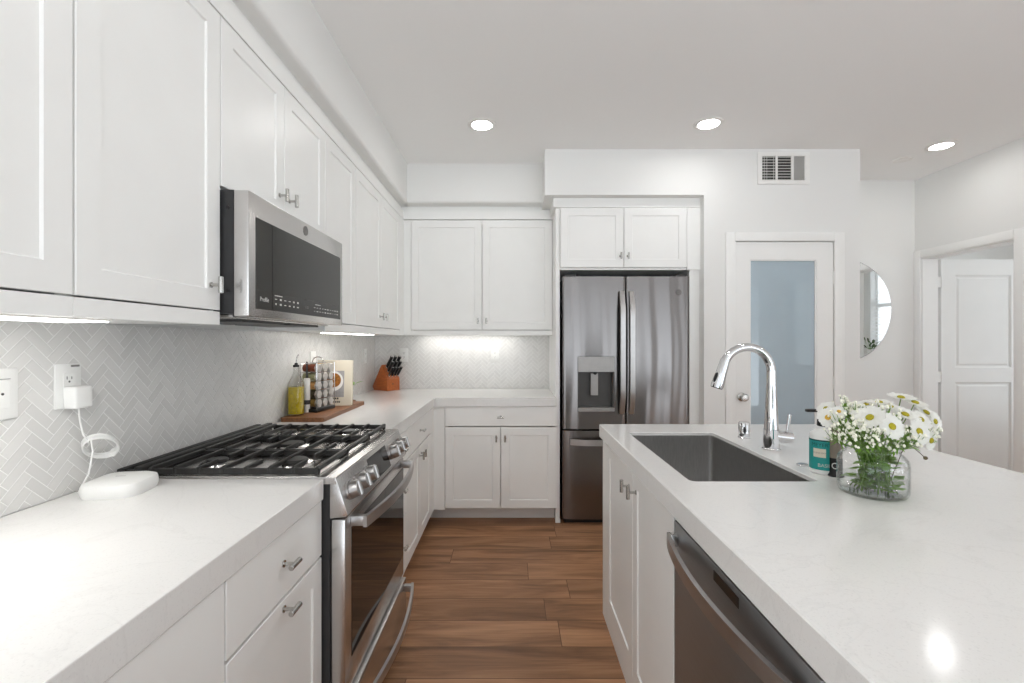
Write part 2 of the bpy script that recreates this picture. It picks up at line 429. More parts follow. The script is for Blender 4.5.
# pantry wall: header above fridge, piece by the fridge, above and beside the pantry door, return to the hall
DX0, DX1, DZ1 = 1.578, 2.286, 2.026
pw = B()
pw.prism([(0.234, 2.355), (1.363, 2.355), (1.363, 0.0), (DX0, 0.0), (DX0, DZ1), (DX1, DZ1), (DX1, 0.0), (2.47, 0.0), (2.47, CZ), (0.234, CZ)], 'y', YP, YP + 0.12)
pw.box(2.35, 2.47, YP + 0.12, 4.1, 0, CZ)
pw.box(0.234, 0.30, YP + 0.12, YB, 2.355, CZ)
pw.box(0.30, 1.36, 3.47, YB, 2.36, CZ)
pw.box(1.41, 1.53, YP + 0.12, YB, 0, CZ)
struct(pw.build('wall_pantry', M['wall'], flat=True))
struct(B().box(2.47, 3.415, YH, YH + 0.12, 0, CZ).build('wall_hall', M['wall'], flat=True))
# right wall with hall doorway and a window toward the living side
RW = XR + 0.131
rw = B()
D0, D1, DH = 3.15, 3.88, 2.015
rw.box(XR, RW, D1, 4.2, 0, CZ)
rw.box(XR, RW, D0, D1, DH, CZ)
rw.box(XR, RW, 1.42, D0, 0, CZ)
rw.box(XR, RW, 0.85, 1.42, 2.05, CZ)
rw.box(XR, RW, 0.85, 1.42, 0, 1.0)
rw.box(XR, RW, 0.20, 0.85, 0, CZ)
struct(rw.build('wall_right', M['wall'], flat=True))
# the room through the hall doorway
OX = 4.8
rr = B()
rr.box(OX, OX + 0.12, 1.42, 1.62, 0, CZ); rr.box(OX, OX + 0.12, 2.15, 2.55, 0, CZ); rr.box(OX, OX + 0.12, 3.75, 4.4, 0, CZ); rr.box(OX, OX + 0.12, 2.55, 3.75, 0, 0.5); rr.box(OX, OX + 0.12, 2.55, 3.75, 2.2, CZ)
rr.box(OX, OX + 0.12, 1.62, 2.15, 0, 1.15); rr.box(OX, OX + 0.12, 1.62, 2.15, 2.32, CZ)
rr.box(RW, OX, 4.28, 4.4, 0, CZ); rr.box(RW, OX + 0.12, 1.425, 1.465, 0, CZ)
struct(rr.build('wall_bedroom', M['wall'], flat=True))
# living-side outer walls, with big unseen window openings added to light the kitchen
ow = B()
ow.box(RW, 6.5, 0.16, 0.28, 0, CZ)
ow.box(6.4, 6.52, 0.0, 0.28, 0, CZ); ow.box(6.4, 6.52, -2.5, -2.2, 0, CZ); ow.box(6.4, 6.52, -2.2, 0.0, 2.45, CZ)
struct(ow.build('wall_living', M['wall'], flat=True))
rwb = B()
rwb.box(XL, -1.0, -2.52, -2.4, 0, CZ); rwb.box(3.4, 3.9, -2.52, -2.4, 0, CZ); rwb.box(6.1, 6.5, -2.52, -2.4, 0, CZ)
rwb.box(-1.0, 6.1, -2.52, -2.4, 2.45, CZ)
struct(rwb.build('wall_rear', M['wall'], flat=True))
def slider(name, x0, x1, n):
    f = B()
    f.box(x0, x1, -2.49, -2.43, 2.39, 2.45); f.box(x0, x1, -2.49, -2.43, 0, 0.06)
    for i in range(n + 1):
        x = x0 + (x1 - x0) * i / n
        f.box(max(x0, x - 0.04), min(x1, x + 0.04), -2.49, -2.43, 0.06, 2.39)
    return struct(f.build(name, M['trim'], flat=True))
slider('added_window_1', -1.0, 3.4, 3)  # unseen rear window, added wide and close to brighten the kitchen
slider('added_window_2', 3.9, 6.1, 2)  # second unseen rear window added for more light
struct(B().box(OX + 0.04, OX + 0.09, 2.55, 2.60, 0.5, 2.2).box(OX + 0.04, OX + 0.09, 3.70, 3.75, 0.5, 2.2).box(OX + 0.04, OX + 0.09, 2.60, 3.70, 0.5, 0.55).box(OX + 0.04, OX + 0.09, 2.60, 3.70, 2.15, 2.2).box(OX + 0.04, OX + 0.09, 2.60, 3.70, 1.33, 1.37).build('added_window_5', M['trim'], flat=True))  # unseen window added to brighten the room beyond the doorway

# soffits, crown boards
SB = 2.38
def bullnose(poly_fn): pass
r_ = 0.02
def arc(cx, cz, r, a0, a1, n=5): return [(cx + r * math.cos(a0 + (a1 - a0) * i / n), cz + r * math.sin(a0 + (a1 - a0) * i / n)) for i in range(n + 1)]
XS = -0.805
pl = [(XL, SB), ] + arc(XS - r_, SB + r_, r_, -PI / 2, 0) + [(XS, CZ), (XL, CZ)]
struct(B().prism(pl, 'y', -2.4, YB).build('wall_soffit_left', M['wall']))
YS = 3.566
pl = [(YB, SB)] + arc(YS + r_, SB + r_, r_, -PI / 2, -PI) + [(YS, CZ), (YB, CZ)]
struct(B().prism(pl, 'x', XS - 0.03, 0.234).build('wall_soffit_back', M['wall']))
struct(B().box(XL, -0.874, -0.30, YB, 2.3395, SB).box(XL, -0.852, -0.30, YB, 2.2745, 2.339).build('trim_1', M['trim'], flat=True))
struct(B().box(-0.874, 0.318, 3.672, YB, 2.3395, SB).box(-0.852, 0.318, 3.651, YB, 2.2745, 2.339).build('trim_2', M['trim'], flat=True))
struct(B().box(0.300, 1.405, 3.368, YB, 2.287, 2.362, 0.002).build('trim_3', M['trim'], flat=True))

# ------------------------------------------------------------------ herringbone backsplash
def herring(width, height, Lt=0.0762, w=0.0254, g=0.0026):
    """polygons (in a width x height rectangle) of a 45 degree herringbone"""
    out = []
    c = math.cos(PI / 4)
    def clip(poly, ax, val, keep):
        res = []
        for i in range(len(poly)):
            a, b = poly[i], poly[(i + 1) % len(poly)]
            ia = (a[ax] - val) * keep >= 0; ib = (b[ax] - val) * keep >= 0
            if ia: res.append(a)
            if ia != ib:
                t = (val - a[ax]) / (b[ax] - a[ax])
                res.append((a[0] + (b[0] - a[0]) * t, a[1] + (b[1] - a[1]) * t))
        return res
    R = int((width + height) / w) + 12
    for k in range(-R // 3 - 6, R // 3 + 6):
        for i in range(-R, R):
            ox, oy = i * w + k * Lt, i * w - k * Lt
            # quick reject
            cx, cy = (ox - oy) * c, (ox + oy) * c
            if cx < -0.2 or cx > width + 0.2 or cy < -0.2 or cy > height + 0.2: continue
            for (a0, b0, a1, b1) in ((0, 0, Lt, w), (0, w, w, w + Lt)):
                p = [(ox + a0 + g / 2, oy + b0 + g / 2), (ox + a1 - g / 2, oy + b0 + g / 2), (ox + a1 - g / 2, oy + b1 - g / 2), (ox + a0 + g / 2, oy + b1 - g / 2)]
                q = [((x - y) * c, (x + y) * c) for x, y in p]
                for ax, val, keep in ((0, 0, 1), (0, width, -1), (1, 0, 1), (1, height, -1)):
                    if len(q) >= 3: q = clip(q, ax, val, keep)
                if len(q) >= 3:
                    A = abs(sum(q[j][0] * q[(j + 1) % len(q)][1] - q[(j + 1) % len(q)][0] * q[j][1] for j in range(len(q)))) / 2
                    if A > 4e-6: out.append(q)
    return out
def tiles(name, polys, P, th):
    bm = B()
    for q in polys:
        lo = [bm.bm.verts.new(P(u, v, 0)) for u, v in q]; hi = [bm.bm.verts.new(P(u, v, th)) for u, v in q]
        n = len(q)
        bm.bm.faces.new(hi)
        for i in range(n): bm.bm.faces.new((lo[i], lo[(i + 1) % n], hi[(i + 1) % n], hi[i]))
    return struct(bm.build(name, M['tile'], flat=True))
TZ0, TZ1 = 0.9145, 1.364
gl = struct(B().box(XL, XL + 0.004, -0.3, YB, TZ0, TZ1).build('wall_backsplash_left', M['grout'], flat=True))
t1 = tiles('tile', herring(YB + 0.3, TZ1 - TZ0), lambda u, v, t: Vector((XL + 0.004 + t, YB - u, TZ0 + v)), 0.0009); t1.parent = gl
gb = struct(B().box(XL + 0.006, 0.318, YB - 0.004, YB, TZ0, TZ1).build('wall_backsplash_back', M['grout'], flat=True))
t2 = tiles('tile', herring(0.312 - XL, TZ1 - TZ0), lambda u, v, t: Vector((XL + 0.006 + u, YB - 0.004 - t, TZ0 + v)), 0.0009); t2.parent = gb

# ------------------------------------------------------------------ cabinets
def shaker(x0, x1, z0, z1, frame=0.057, th=0.02, rec=0.0055):
    b = B(); bm = b.bm
    bv = 0.0015
    def ring(i, y): return [bm.verts.new((x0 + i, y, z0 + i)), bm.verts.new((x1 - i, y, z0 + i)), bm.verts.new((x1 - i, y, z1 - i)), bm.verts.new((x0 + i, y, z1 - i))]
    rs = [ring(0, 0), ring(0, -th + bv), ring(bv, -th), ring(frame, -th), ring(frame + 0.003, -th + rec)]
    for a, c in zip(rs[:-1], rs[1:]):
        for i in range(4): bm.faces.new((a[i], a[(i + 1) % 4], c[(i + 1) % 4], c[i]))
    bm.faces.new(rs[0][::-1]); bm.faces.new(rs[-1])
    return b
def slab(x0, x1, z0, z1, th=0.02):
    return B().box(x0, x1, -th, 0, z0, z1, 0.0015, 1)
_knob = {}
def knob(parent, x, z, orient):
    if orient not in _knob:
        b = B()
        b.cyl((0, -0.02, 0), (0, -0.0225, 0), 0.0085, n=16)
        b.cyl((0, -0.0225, 0), (0, -0.046, 0), 0.0045, n=12)
        h = 0.0235
        if orient == 'h': b.cyl((-h, -0.049, 0), (h, -0.049, 0), 0.0068, n=14, bev=0.001)
        else: b.cyl((0, -0.049, -h), (0, -0.049, h), 0.0068, n=14, bev=0.001)
        o = b.build('knob', M['nickel'], parent, (x, 0, z)); _knob[orient] = o.data
        return o
    o = bpy.data.objects.new('knob', _knob[orient]); COL.objects.link(o); o.parent = parent; o.location = (x, 0, z)
    return o
def cabinet(name, label, loc, rz, W, D, z0, z1, fronts, toe=0.0, upper=False, group=None, rail=None, toe_rec=0.06):
    t = thing(name, label, 'cabinet', loc, rz, group)
    b = B(); k = 0.018
    b.box(0, k, 0.001, D, z0, z1); b.box(W - k, W, 0.001, D, z0, z1)
    b.box(k, W - k, D - k, D, z0, z1); b.box(k, W - k, 0.001, D - k, z0, z0 + k)
    if upper: b.box(k, W - k, 0.001, D - k, z1 - k, z1)
    b.box(k, W - k, 0.001, k + 0.001, z1 - 0.03, z1 - (k if upper else 0))
    b.build('body', M['cab'], t, flat=True)
    if toe > 0:
        B().box(0, W, toe_rec, toe_rec + 0.018, 0, z0).build('toe_kick', M['cab'], t, flat=True)
    if rail:
        B().box(0, W, -0.018, 0.0005, rail, 1.402, 0.001, 1).build('light_rail', M['cab'], t, flat=True)
    for f in fronts:
        kind, x0, x1, a0, a1, kn = f
        g = 0.0021
        if kind == 'door': o = shaker(x0 + g, x1 - g, a0 + g, a1 - g).build('door', M['cab'], t, flat=True)
        elif kind == 'panel': o = shaker(x0 + g, x1 - g, a0 + g, a1 - g).build('pull_out_front', M['cab'], t, flat=True)
        else: o = slab(x0 + g, x1 - g, a0 + g, a1 - g).build('drawer', M['cab'], t, flat=True)
        if kn: knob(o, kn[0], kn[1], kn[2])
    return t
LF = -0.575     # carcass front of the left base run (doors reach -0.555)
R90 = PI / 2
# --- left base run, near side of the range
cabinet('base_cabinet', 'white base cabinet with trash pull-out front, just left of the range', (LF, 0.902, 0), R90, 0.456, 0.575, 0.12, 0.853,
        [('drawer', 0, 0.456, 0.691, 0.853, (0.228, 0.775, 'h')), ('panel', 0, 0.456, 0.12, 0.688, (0.228, 0.665, 'h'))], toe=0.12)
cabinet('drawer_cabinet', 'white drawer cabinet nearest the camera under the left worktop', (LF, 0.142, 0), R90, 0.758, 0.575, 0.12, 0.853,
        [('drawer', 0, 0.758, 0.624, 0.853, (0.379, 0.745, 'h')), ('drawer', 0, 0.758, 0.372, 0.621, (0.379, 0.5, 'h')), ('drawer', 0, 0.758, 0.12, 0.369, (0.379, 0.25, 'h'))], toe=0.12)
# --- left base run, far side of the range
cabinet('drawer_cabinet', 'narrow white three-drawer cabinet right beyond the range', (LF, 2.135, 0), R90, 0.30, 0.575, 0.12, 0.853,
        [('drawer', 0, 0.30, 0.691, 0.853, (0.18, 0.775, 'h')), ('drawer', 0, 0.30, 0.42, 0.688, (0.18, 0.57, 'h')), ('drawer', 0, 0.30, 0.12, 0.417, (0.18, 0.287, 'h'))], toe=0.12)
cabinet('base_cabinet', 'white two-door base cabinet between the narrow drawers and the room corner', (LF, 2.437, 0), R90, 0.735, 0.575, 0.12, 0.853,
        [('drawer', 0, 0.735, 0.691, 0.853, (0.368, 0.78, 'h')), ('door', 0, 0.3675, 0.12, 0.688, (0.334, 0.635, 'v')), ('door', 0.3675, 0.735, 0.12, 0.688, (0.401, 0.635, 'v'))], toe=0.12)
# --- back base run
YF = 3.30
cf = B().box(-1.16, -0.577, 3.32, 3.96, 0.12, 0.853).box(-0.5755, -0.478, 3.301, 3.319, 0.12, 0.853).box(-0.5755, -0.5565, 3.175, 3.30, 0.12, 0.853).box(-0.62, -0.478, 3.47, 3.49, 0, 0.12)
tag(cf.build('corner_cabinet', M['cab'], flat=True), 'blind white corner cabinet filler where the two base runs meet', 'cabinet')
cabinet('base_cabinet', 'white base cabinet with one wide drawer over two doors, left of the fridge', (-0.477, YF + 0.02, 0), 0, 0.793, 0.63, 0.13, 0.853,
        [('drawer', 0, 0.793, 0.712, 0.853, (0.397, 0.78, 'h')), ('door', 0, 0.3965, 0.13, 0.709, (0.365, 0.63, 'v')), ('door', 0.3965, 0.793, 0.13, 0.709, (0.428, 0.63, 'v'))], toe=0.13, toe_rec=0.15)
# --- left uppers
UF = -0.871
UZ0, UZ1 = 1.366, 2.27
def upper_left(label, y0, W, doors, z0=UZ0, dz0=1.404, rail=True):
    return cabinet('wall_cabinet', label, (UF, y0, 0), R90, W, 0.30, z0, UZ1, [('door', a, b, dz0, UZ1, k) for a, b, k in doors], upper=True, rail=z0 - 0.003 if rail else None)
upper_left('white single-door wall cabinet nearest the camera, above the power outlets', 0.302, 0.602, [(0, 0.602, (0.05, 1.475, 'v'))])
upper_left('white single-door wall cabinet left of the microwave, knob at its lower right', 0.905, 0.453, [(0, 0.453, (0.408, 1.475, 'v'))])
upper_left('short white two-door wall cabinet above the microwave', 1.36, 0.758, [(0, 0.379, (0.342, 1.85, 'v')), (0.379, 0.758, (0.416, 1.85, 'v'))], z0=1.768, dz0=1.77, rail=False)
upper_left('narrow white single-door wall cabinet right beyond the microwave', 2.12, 0.408, [(0, 0.408, (0.05, 1.475, 'v'))])
upper_left('white two-door wall cabinet above the spice rack, ending at the room corner', 2.53, 1.0, [(0, 0.5, (0.462, 1.475, 'v')), (0.5, 1.0, (0.538, 1.475, 'v'))])
# --- back uppers
cabinet('wall_cabinet', 'white two-door wall cabinet on the back wall left of the fridge', (-0.793, 3.67, 0), 0, 1.11, 0.292, 1.384, UZ1,
        [('door', 0, 0.5575, 1.404, UZ1, (0.525, 1.475, 'v')), ('door', 0.5575, 1.11, 1.404, UZ1, (0.592, 1.475, 'v'))], upper=True, rail=UZ0 - 0.003)
tag(B().box(-0.871, -0.795, 3.662, 3.68, UZ0, UZ1).box(-0.871, -0.8525, 3.533, 3.662, UZ0, UZ1).box(-1.16, -0.9, 3.54, 3.96, UZ0, UZ1).build('corner_cabinet', M['cab'], flat=True), 'blind white corner wall cabinet between the left and back wall cabinets', 'cabinet')
# --- over the fridge
cabinet('wall_cabinet', 'short white two-door wall cabinet directly above the fridge', (0.3485, 3.38, 0), 0, 0.917, 0.57, 1.835, 2.284,
        [('door', 0, 0.4605, 1.85, 2.284, (0.435, 1.932, 'v')), ('door', 0.4605, 0.917, 1.85, 2.284, (0.488, 1.932, 'v'))], upper=True)
tag(B().box(0.318, 0.347, 3.378, 3.968, 0.0, 2.284, 0.001, 1).box(0.314, 0.350, 3.370, 3.3775, 0.0, 0.03).build('fridge_panel', M['cab'], flat=True), 'tall white panel between the back worktop and the fridge', 'panel')
tag(B().box(1.29, 1.405, 3.382, 3.40, 0.0, 1.834).box(1.2675, 1.405, 3.366, 3.40, 1.8345, 2.284, 0.001, 1).box(1.29, 1.308, 3.40, 3.968, 0.0, 2.284).build('fridge_panel', M['cab'], flat=True), 'tall white filler panel on the right side of the fridge', 'panel')

# ------------------------------------------------------------------ worktops
CT = 0.914
def L_counter(): pass
tag(B().box(XL + 0.006, -0.5495, -0.3, 1.357, CT - 0.06, CT, 0.0025).build('worktop', M['quartz'], ang=20), 'white quartz worktop on the left, between camera and range', 'worktop')
pl = [(XL + 0.006, 2.123), (-0.5495, 2.123), (-0.5495, 3.29), (0.3165, 3.29), (0.3165, YB - 0.0065), (XL + 0.006, YB - 0.0065)]
tag(B().prism(pl, 'z', CT - 0.06, CT, 0.0025).build('worktop', M['quartz'], ang=20), 'L-shaped white quartz worktop running from the range round to the fridge', 'worktop')

IX0, IX1, IY0, IY1 = 0.424, 1.557, -0.3, 2.258
HX0, HX1, HY0, HY1 = 0.513, 0.882, 1.334, 2.05
def rrect(x0, x1, y0, y1, r, n=6):
    pts = []
    for cx, cy, a in ((x1 - r, y1 - r, 0), (x0 + r, y1 - r, PI / 2), (x0 + r, y0 + r, PI), (x1 - r, y0 + r, 3 * PI / 2)):
        for i in range(n + 1):
            t = a + PI / 2 * i / n; pts.append((cx + r * math.cos(t), cy + r * math.sin(t)))
    return pts
def island_top():
    b = B(); bm = b.bm
    inner = rrect(HX0, HX1, HY0, HY1, 0.018)
    e = 0.003
    def loop(pts, z): return [bm.verts.new((x, y, z)) for x, y in pts]
    def edges(l): return [bm.edges.new((l[i], l[(i + 1) % len(l)])) for i in range(len(l))]
    o_in = [(IX0 + e, IY0 + e), (IX1 - e, IY0 + e), (IX1 - e, IY1 - e), (IX0 + e, IY1 - e)]
    o_out = [(IX0, IY0), (IX1, IY0), (IX1, IY1), (IX0, IY1)]
    i_out = rrect(HX0 - 0.002, HX1 + 0.002, HY0 - 0.002, HY1 + 0.002, 0.02)
    to, ti = loop(o_in, CT), loop(i_out, CT)
    bmesh.ops.triangle_fill(bm, use_beauty=True, edges=edges(to) + edges(ti))
    o1 = loop(o_out, CT - e); o2 = loop(o_out, CT - 0.06)
    ap = [(IX0 + 0.02, IY0 + 0.02), (IX1 - 0.02, IY0 + 0.02), (IX1 - 0.02, IY1 - 0.02), (IX0 + 0.02, IY1 - 0.02)]
    o3 = loop(ap, CT - 0.06); o4 = loop(ap, CT - 0.013)
    i1 = loop(inner, CT - 0.002); i2 = loop(inner, CT - 0.013)
    def strip(a, c):
        for i in range(len(a)): bm.faces.new((a[i], a[(i + 1) % len(a)], c[(i + 1) % len(a)], c[i]))
    strip(to, o1); strip(o1, o2); strip(o2, o3); strip(o3, o4); strip(ti, i1); strip(i1, i2)
    def getedges(l): return [bm.edges.get((l[i], l[(i + 1) % len(l)])) for i in range(len(l))]
    bmesh.ops.triangle_fill(bm, use_beauty=True, edges=getedges(o4) + getedges(i2))
    return b
tag(island_top().build('island_worktop', M['quartz'], ang=20), 'white quartz island worktop with a cut-out for the sink', 'worktop')

# island base
IF = 0.458     # carcass front; doors reach 0.438
cabinet('sink_cabinet', 'white two-door sink base cabinet in the island facing the aisle', (IF, 2.15, 0), -R90, 0.89, 0.56, 0.09, 0.853,
        [('door', 0, 0.46, 0.09, 0.853, (0.412, 0.775, 'v')), ('door', 0.46, 0.89, 0.09, 0.853, (0.51, 0.782, 'v'))], toe=0.088, toe_rec=-0.0185)
ip = B()
ip.box(0.439, 1.27, 2.152, 2.25, 0.0, 0.853, 0.0015, 1)
ip.box(1.25, 1.27, 0.04, 2.152, 0.0, 0.853)
ip.box(0.439, 1.25, 0.02, 0.04, 0.0, 0.853)
tag(ip.build('kitchen_island', M['cab'], flat=True), 'white panelled island body enclosing the sink cabinet and dishwasher', 'island')

# sink
def sink():
    t = thing('sink', 'stainless steel undermount sink sunk into the island worktop', 'sink', ((HX0 + HX1) / 2, (HY0 + HY1) / 2, 0.64))
    cx, cy = (HX0 + HX1) / 2, (HY0 + HY1) / 2
    b = B(); bm = b.bm
    def loop(m_, z, r): return [bm.verts.new((x - cx, y - cy, z - 0.64)) for x, y in rrect(HX0 - m_, HX1 + m_, HY0 - m_, HY1 + m_, r)]
    rs = [loop(0.03, 0.898, 0.03), loop(0.03, 0.9005, 0.03), loop(0.002, 0.9005, 0.02), loop(0.002, 0.892, 0.02), loop(0.003, 0.665, 0.02), loop(-0.003, 0.652, 0.02), loop(-0.02, 0.648, 0.02)]
    for a, c in zip(rs[:-1], rs[1:]):
        for i in range(len(a)): bm.faces.new((a[i], a[(i + 1) % len(a)], c[(i + 1) % len(a)], c[i]))
    bm.faces.new(rs[-1])
    b.build('basin', M['sink'], t)
    B().lathe([(0.0, 0.0145), (0.03, 0.0145), (0.042, 0.011), (0.045, 0.0085), (0.0, 0.0085)], (0.06, 0.12, 0), 28).build('drain', M['chrome'], t)
sink()

# ------------------------------------------------------------------ dishwasher
def ribbon(pts, ax, dx, dz):
    """flat bar swept along pts; cross-section dx by dz in x/z (ax='y') or y/z (ax='x')"""
    b = B(); bm = b.bm; R = []
    for p in pts:
        p = Vector(p)
        u = Vector((dx / 2, 0, 0)) if ax == 'y' else Vector((0, dx / 2, 0)); w = Vector((0, 0, dz / 2))
        R.append([bm.verts.new(p - u - w), bm.verts.new(p + u - w), bm.verts.new(p + u + w), bm.verts.new(p - u + w)])
    for a, c in zip(R[:-1], R[1:]):
        for i in range(4): bm.faces.new((a[i], a[(i + 1) % 4], c[(i + 1) % 4], c[i]))
    bm.faces.new(R[0][::-1]); bm.faces.new(R[-1])
    es = [e for e in bm.edges if len(e.link_faces) == 2 and e.calc_face_angle(0) > 1.0]
    bmesh.ops.bevel(bm, geom=es, offset=min(dx, dz) * 0.22, segments=2, affect='EDGES', profile=0.5)
    return b
dw = thing('dishwasher', 'dark stainless dishwasher in the island, beside the sink cabinet', 'dishwasher', (0.436, 0.95, 0))
B().box(0.02, 0.58, -0.297, 0.297, 0.10, 0.848).build('body', M['dgrey'], dw, flat=True)
B().box(-0.002, 0.019, -0.296, 0.296, 0.11, 0.838, 0.004).build('door', M['dsteel'], dw)
B().box(0.002, 0.019, -0.296, 0.296, 0.8385, 0.8475, 0.002, 1).build('control_strip', M['black'], dw)
B().box(-0.0028, -0.0018, -0.06, 0.05, 0.803, 0.824).build('display', M['black'], dw, flat=True)
B().box(0.04, 0.06, -0.296, 0.296, 0.0, 0.10).build('toe_kick', M['black'], dw, flat=True)
hp = [(-0.022 - 0.032 * math.sin(PI * i / 24) ** 0.8, 0.28 - 0.56 * i / 24, 0.795) for i in range(25)]
h = ribbon(hp, 'y', 0.010, 0.032).build('handle', M['bar'], dw)
for y in (-0.283, 0.262): B().box(-0.024, -0.0025, y, y + 0.021, 0.779, 0.811, 0.002).build('handle_mount', M['steel_h'], h)

# ------------------------------------------------------------------ range
rg = thing('gas_range', 'stainless steel slide-in gas range with black grates and glass oven door', 'range', (0, 0, 0))
RY0, RY1 = 1.366, 2.114
B().box(-1.16, -0.535, RY0, RY1, 0.04, 0.895).build('body', M['dgrey'], rg, flat=True)
B().box(-1.10, -0.60, RY0 + 0.03, RY1 - 0.03, 0.0, 0.0395).build('base', M['black'], rg, flat=True)
# cooktop with front trim and shallow well
ck = B().box(-1.155, -0.5165, RY0 - 0.004, RY1 + 0.004, 0.896, 0.9165, 0.002)
ck.build('cooktop', M['steel'], rg, ang=20)
B().box(-1.150, -0.575, RY0 + 0.004, RY1 - 0.004, 0.9168, 0.9185).build('cooktop_well', M['steel'], rg, flat=True)
# slanted control panel
pp = [(-0.5345, 0.795), (-0.486, 0.80), (-0.482, 0.806), (-0.5155, 0.912), (-0.5345, 0.8955)]
cp = B().prism(pp, 'y', RY0 - 0.002, RY1 + 0.002, 0.0015).build('control_panel', M['steel'], rg)
# local frame on the slanted face
A0 = Vector((-0.482, 0, 0.806)); A1 = Vector((-0.5155, 0, 0.912))
up = (A1 - A0).normalized(); nrm = Vector((up.z, 0, -up.x))
def onpanel(v, y, out): return A0 + up * v + nrm * out + Vector((0, y, 0))
disp = B(); c0 = [onpanel(0.012, 1.635, 0.001), onpanel(0.012, 1.865, 0.001), onpanel(0.098, 1.865, 0.001), onpanel(0.098, 1.635, 0.001)]
c1 = [p - nrm * 0.0025 for p in c0]
for i in range(4): disp.quad(c0[i], c0[(i + 1) % 4], c1[(i + 1) % 4], c1[i])
disp.quad(*c0); disp.build('display', M['ovenglass'], rg, flat=True)
for y in (1.425, 1.513, 1.598, 1.912, 1.995, 2.075):
    a = onpanel(0.055, y, 0.0005)
    k = B().cyl(a, a + nrm * 0.007, 0.0285, 0.0285, 32).cyl(a + nrm * 0.0071, a + nrm * 0.034, 0.0265, 0.0245, 32, bev=0.0015).build('control_knob', M['bar'], rg)
    gA = a + nrm * 0.034
    g = B(); s_ = Vector((0, 0.005, 0))
    g.cyl(gA - up * 0.021, gA + up * 0.021, 0.006, n=10); g.build('grip', M['bar'], k)
# oven door
od = B().box(-0.534, -0.492, RY0 + 0.004, RY1 - 0.004, 0.262, 0.79, 0.004).build('oven_door', M['steel'], rg)
B().box(-0.4925, -0.4905, RY0 + 0.06, RY1 - 0.012, 0.350, 0.745, 0.0008, 1).build('door_glass', M['ovenglass'], od, flat=True)
hp = [(-0.4465 + 0.034 * math.sin(PI * i / 24) ** 0.9, 1.412 + 0.676 * i / 24, 0.768) for i in range(25)]
h = ribbon(hp, 'y', 0.011, 0.034).build('handle', M['bar'], od)
for y in (1.416, 2.062): B().box(-0.4915, -0.447, y, y + 0.022, 0.753, 0.783, 0.002).build('handle_mount', M['bar'], h)
dr = B().box(-0.534, -0.480, RY0 + 0.004, RY1 - 0.004, 0.055, 0.248, 0.004).build('warming_drawer', M['steel'], rg)
hp = [(-0.4465 + 0.034 * math.sin(PI * i / 24) ** 0.9, 1.412 + 0.676 * i / 24, 0.218) for i in range(25)]
h = ribbon(hp, 'y', 0.011, 0.031).build('handle', M['bar'], dr)
for y in (1.416, 2.062): B().box(-0.4795, -0.447, y, y + 0.022, 0.204, 0.232, 0.002).build('handle_mount', M['bar'], h)
# rear vent trim
rv = B()
rv.box(-1.162, -1.14, RY0, RY1, 0.917, 0.940, 0.003); rv.box(-1.112, -1.088, RY0, RY1, 0.917, 0.946, 0.003)
rv.box(-1.14, -1.112, RY0, RY1, 0.917, 0.922)
for i in range(5): 
    y = RY0 + 0.01 + (RY1 - RY0 - 0.02) * i / 4; rv.box(-1.142, -1.11, y - 0.006, y + 0.006, 0.922, 0.936)
rv.build('rear_trim', M['iron'], rg)
# burners
for bx, by, br in ((-0.70, 1.50, 0.045), (-0.95, 1.50, 0.036), (-0.825, 1.74, 0.05), (-0.70, 1.98, 0.04), (-0.95, 1.98, 0.036)):
    q = B().lathe([(0, 0.919), (br + 0.016, 0.919), (br + 0.012, 0.926), (br, 0.930), (0, 0.930)], (bx, by, 0), 28).build('burner', M['steel_h'], rg)
    B().lathe([(0, 0.9302), (br * 0.86, 0.9302), (br * 0.9, 0.934), (br * 0.8, 0.938), (0, 0.939)], (bx, by, 0), 28).build('burner_cap', M['iron'], q)
# three grates
def grate(y0, y1, first):
    b = B(); zt0, zt1 = 0.929, 0.942; x0, x1 = -1.075, -0.572
    e = 0.0055
    for y in (y0 + 0.008, y1 - 0.008): b.box(x0, x1, y - e, y + e, zt0 - 0.0085, zt1 - 0.003, 0.002, 1)
    n = 8
    for i in range(n):
        x = x0 + 0.006 + (x1 - x0 - 0.012) * i / (n - 1)
        if i in (0, n - 1):
            b.box(x - 0.006, x + 0.006, y0 + 0.008, y1 - 0.008, zt0, zt1 + 0.002, 0.002, 1)
        else:
            gap = 0.0 if i % 2 else 0.028
            ym = (y0 + y1) / 2
            b.box(x - 0.0045, x + 0.0045, y0 + 0.008, ym - gap if gap else y1 - 0.008, zt0 + 0.001, zt1 + 0.003, 0.002, 1)
            if gap: b.box(x - 0.0045, x + 0.0045, ym + gap, y1 - 0.008, zt0 + 0.001, zt1 + 0.003, 0.002, 1)
        for y in (y0 + 0.008, y1 - 0.008):
            b.box(x - 0.006, x + 0.006, y - 0.007, y + 0.007, zt0 - 0.006, zt1 + 0.001, 0.002, 1)
    b.box(x0, x1, (y0 + y1) / 2 - 0.004, (y0 + y1) / 2 + 0.004, zt0 - 0.002, zt1 - 0.004) if False else None
    for x in (x0 + 0.006, x1 - 0.006):
        for y in (y0 + 0.008, y1 - 0.008): b.cyl((x, y, 0.9188), (x, y, zt0), 0.006, 0.0075, 10)
    return b.build('grate', M['iron'], rg)
gy = [1.372, 1.618, 1.862, 2.108]
for i in range(3): grate(gy[i] + 0.001, gy[i + 1] - 0.001, i == 0)

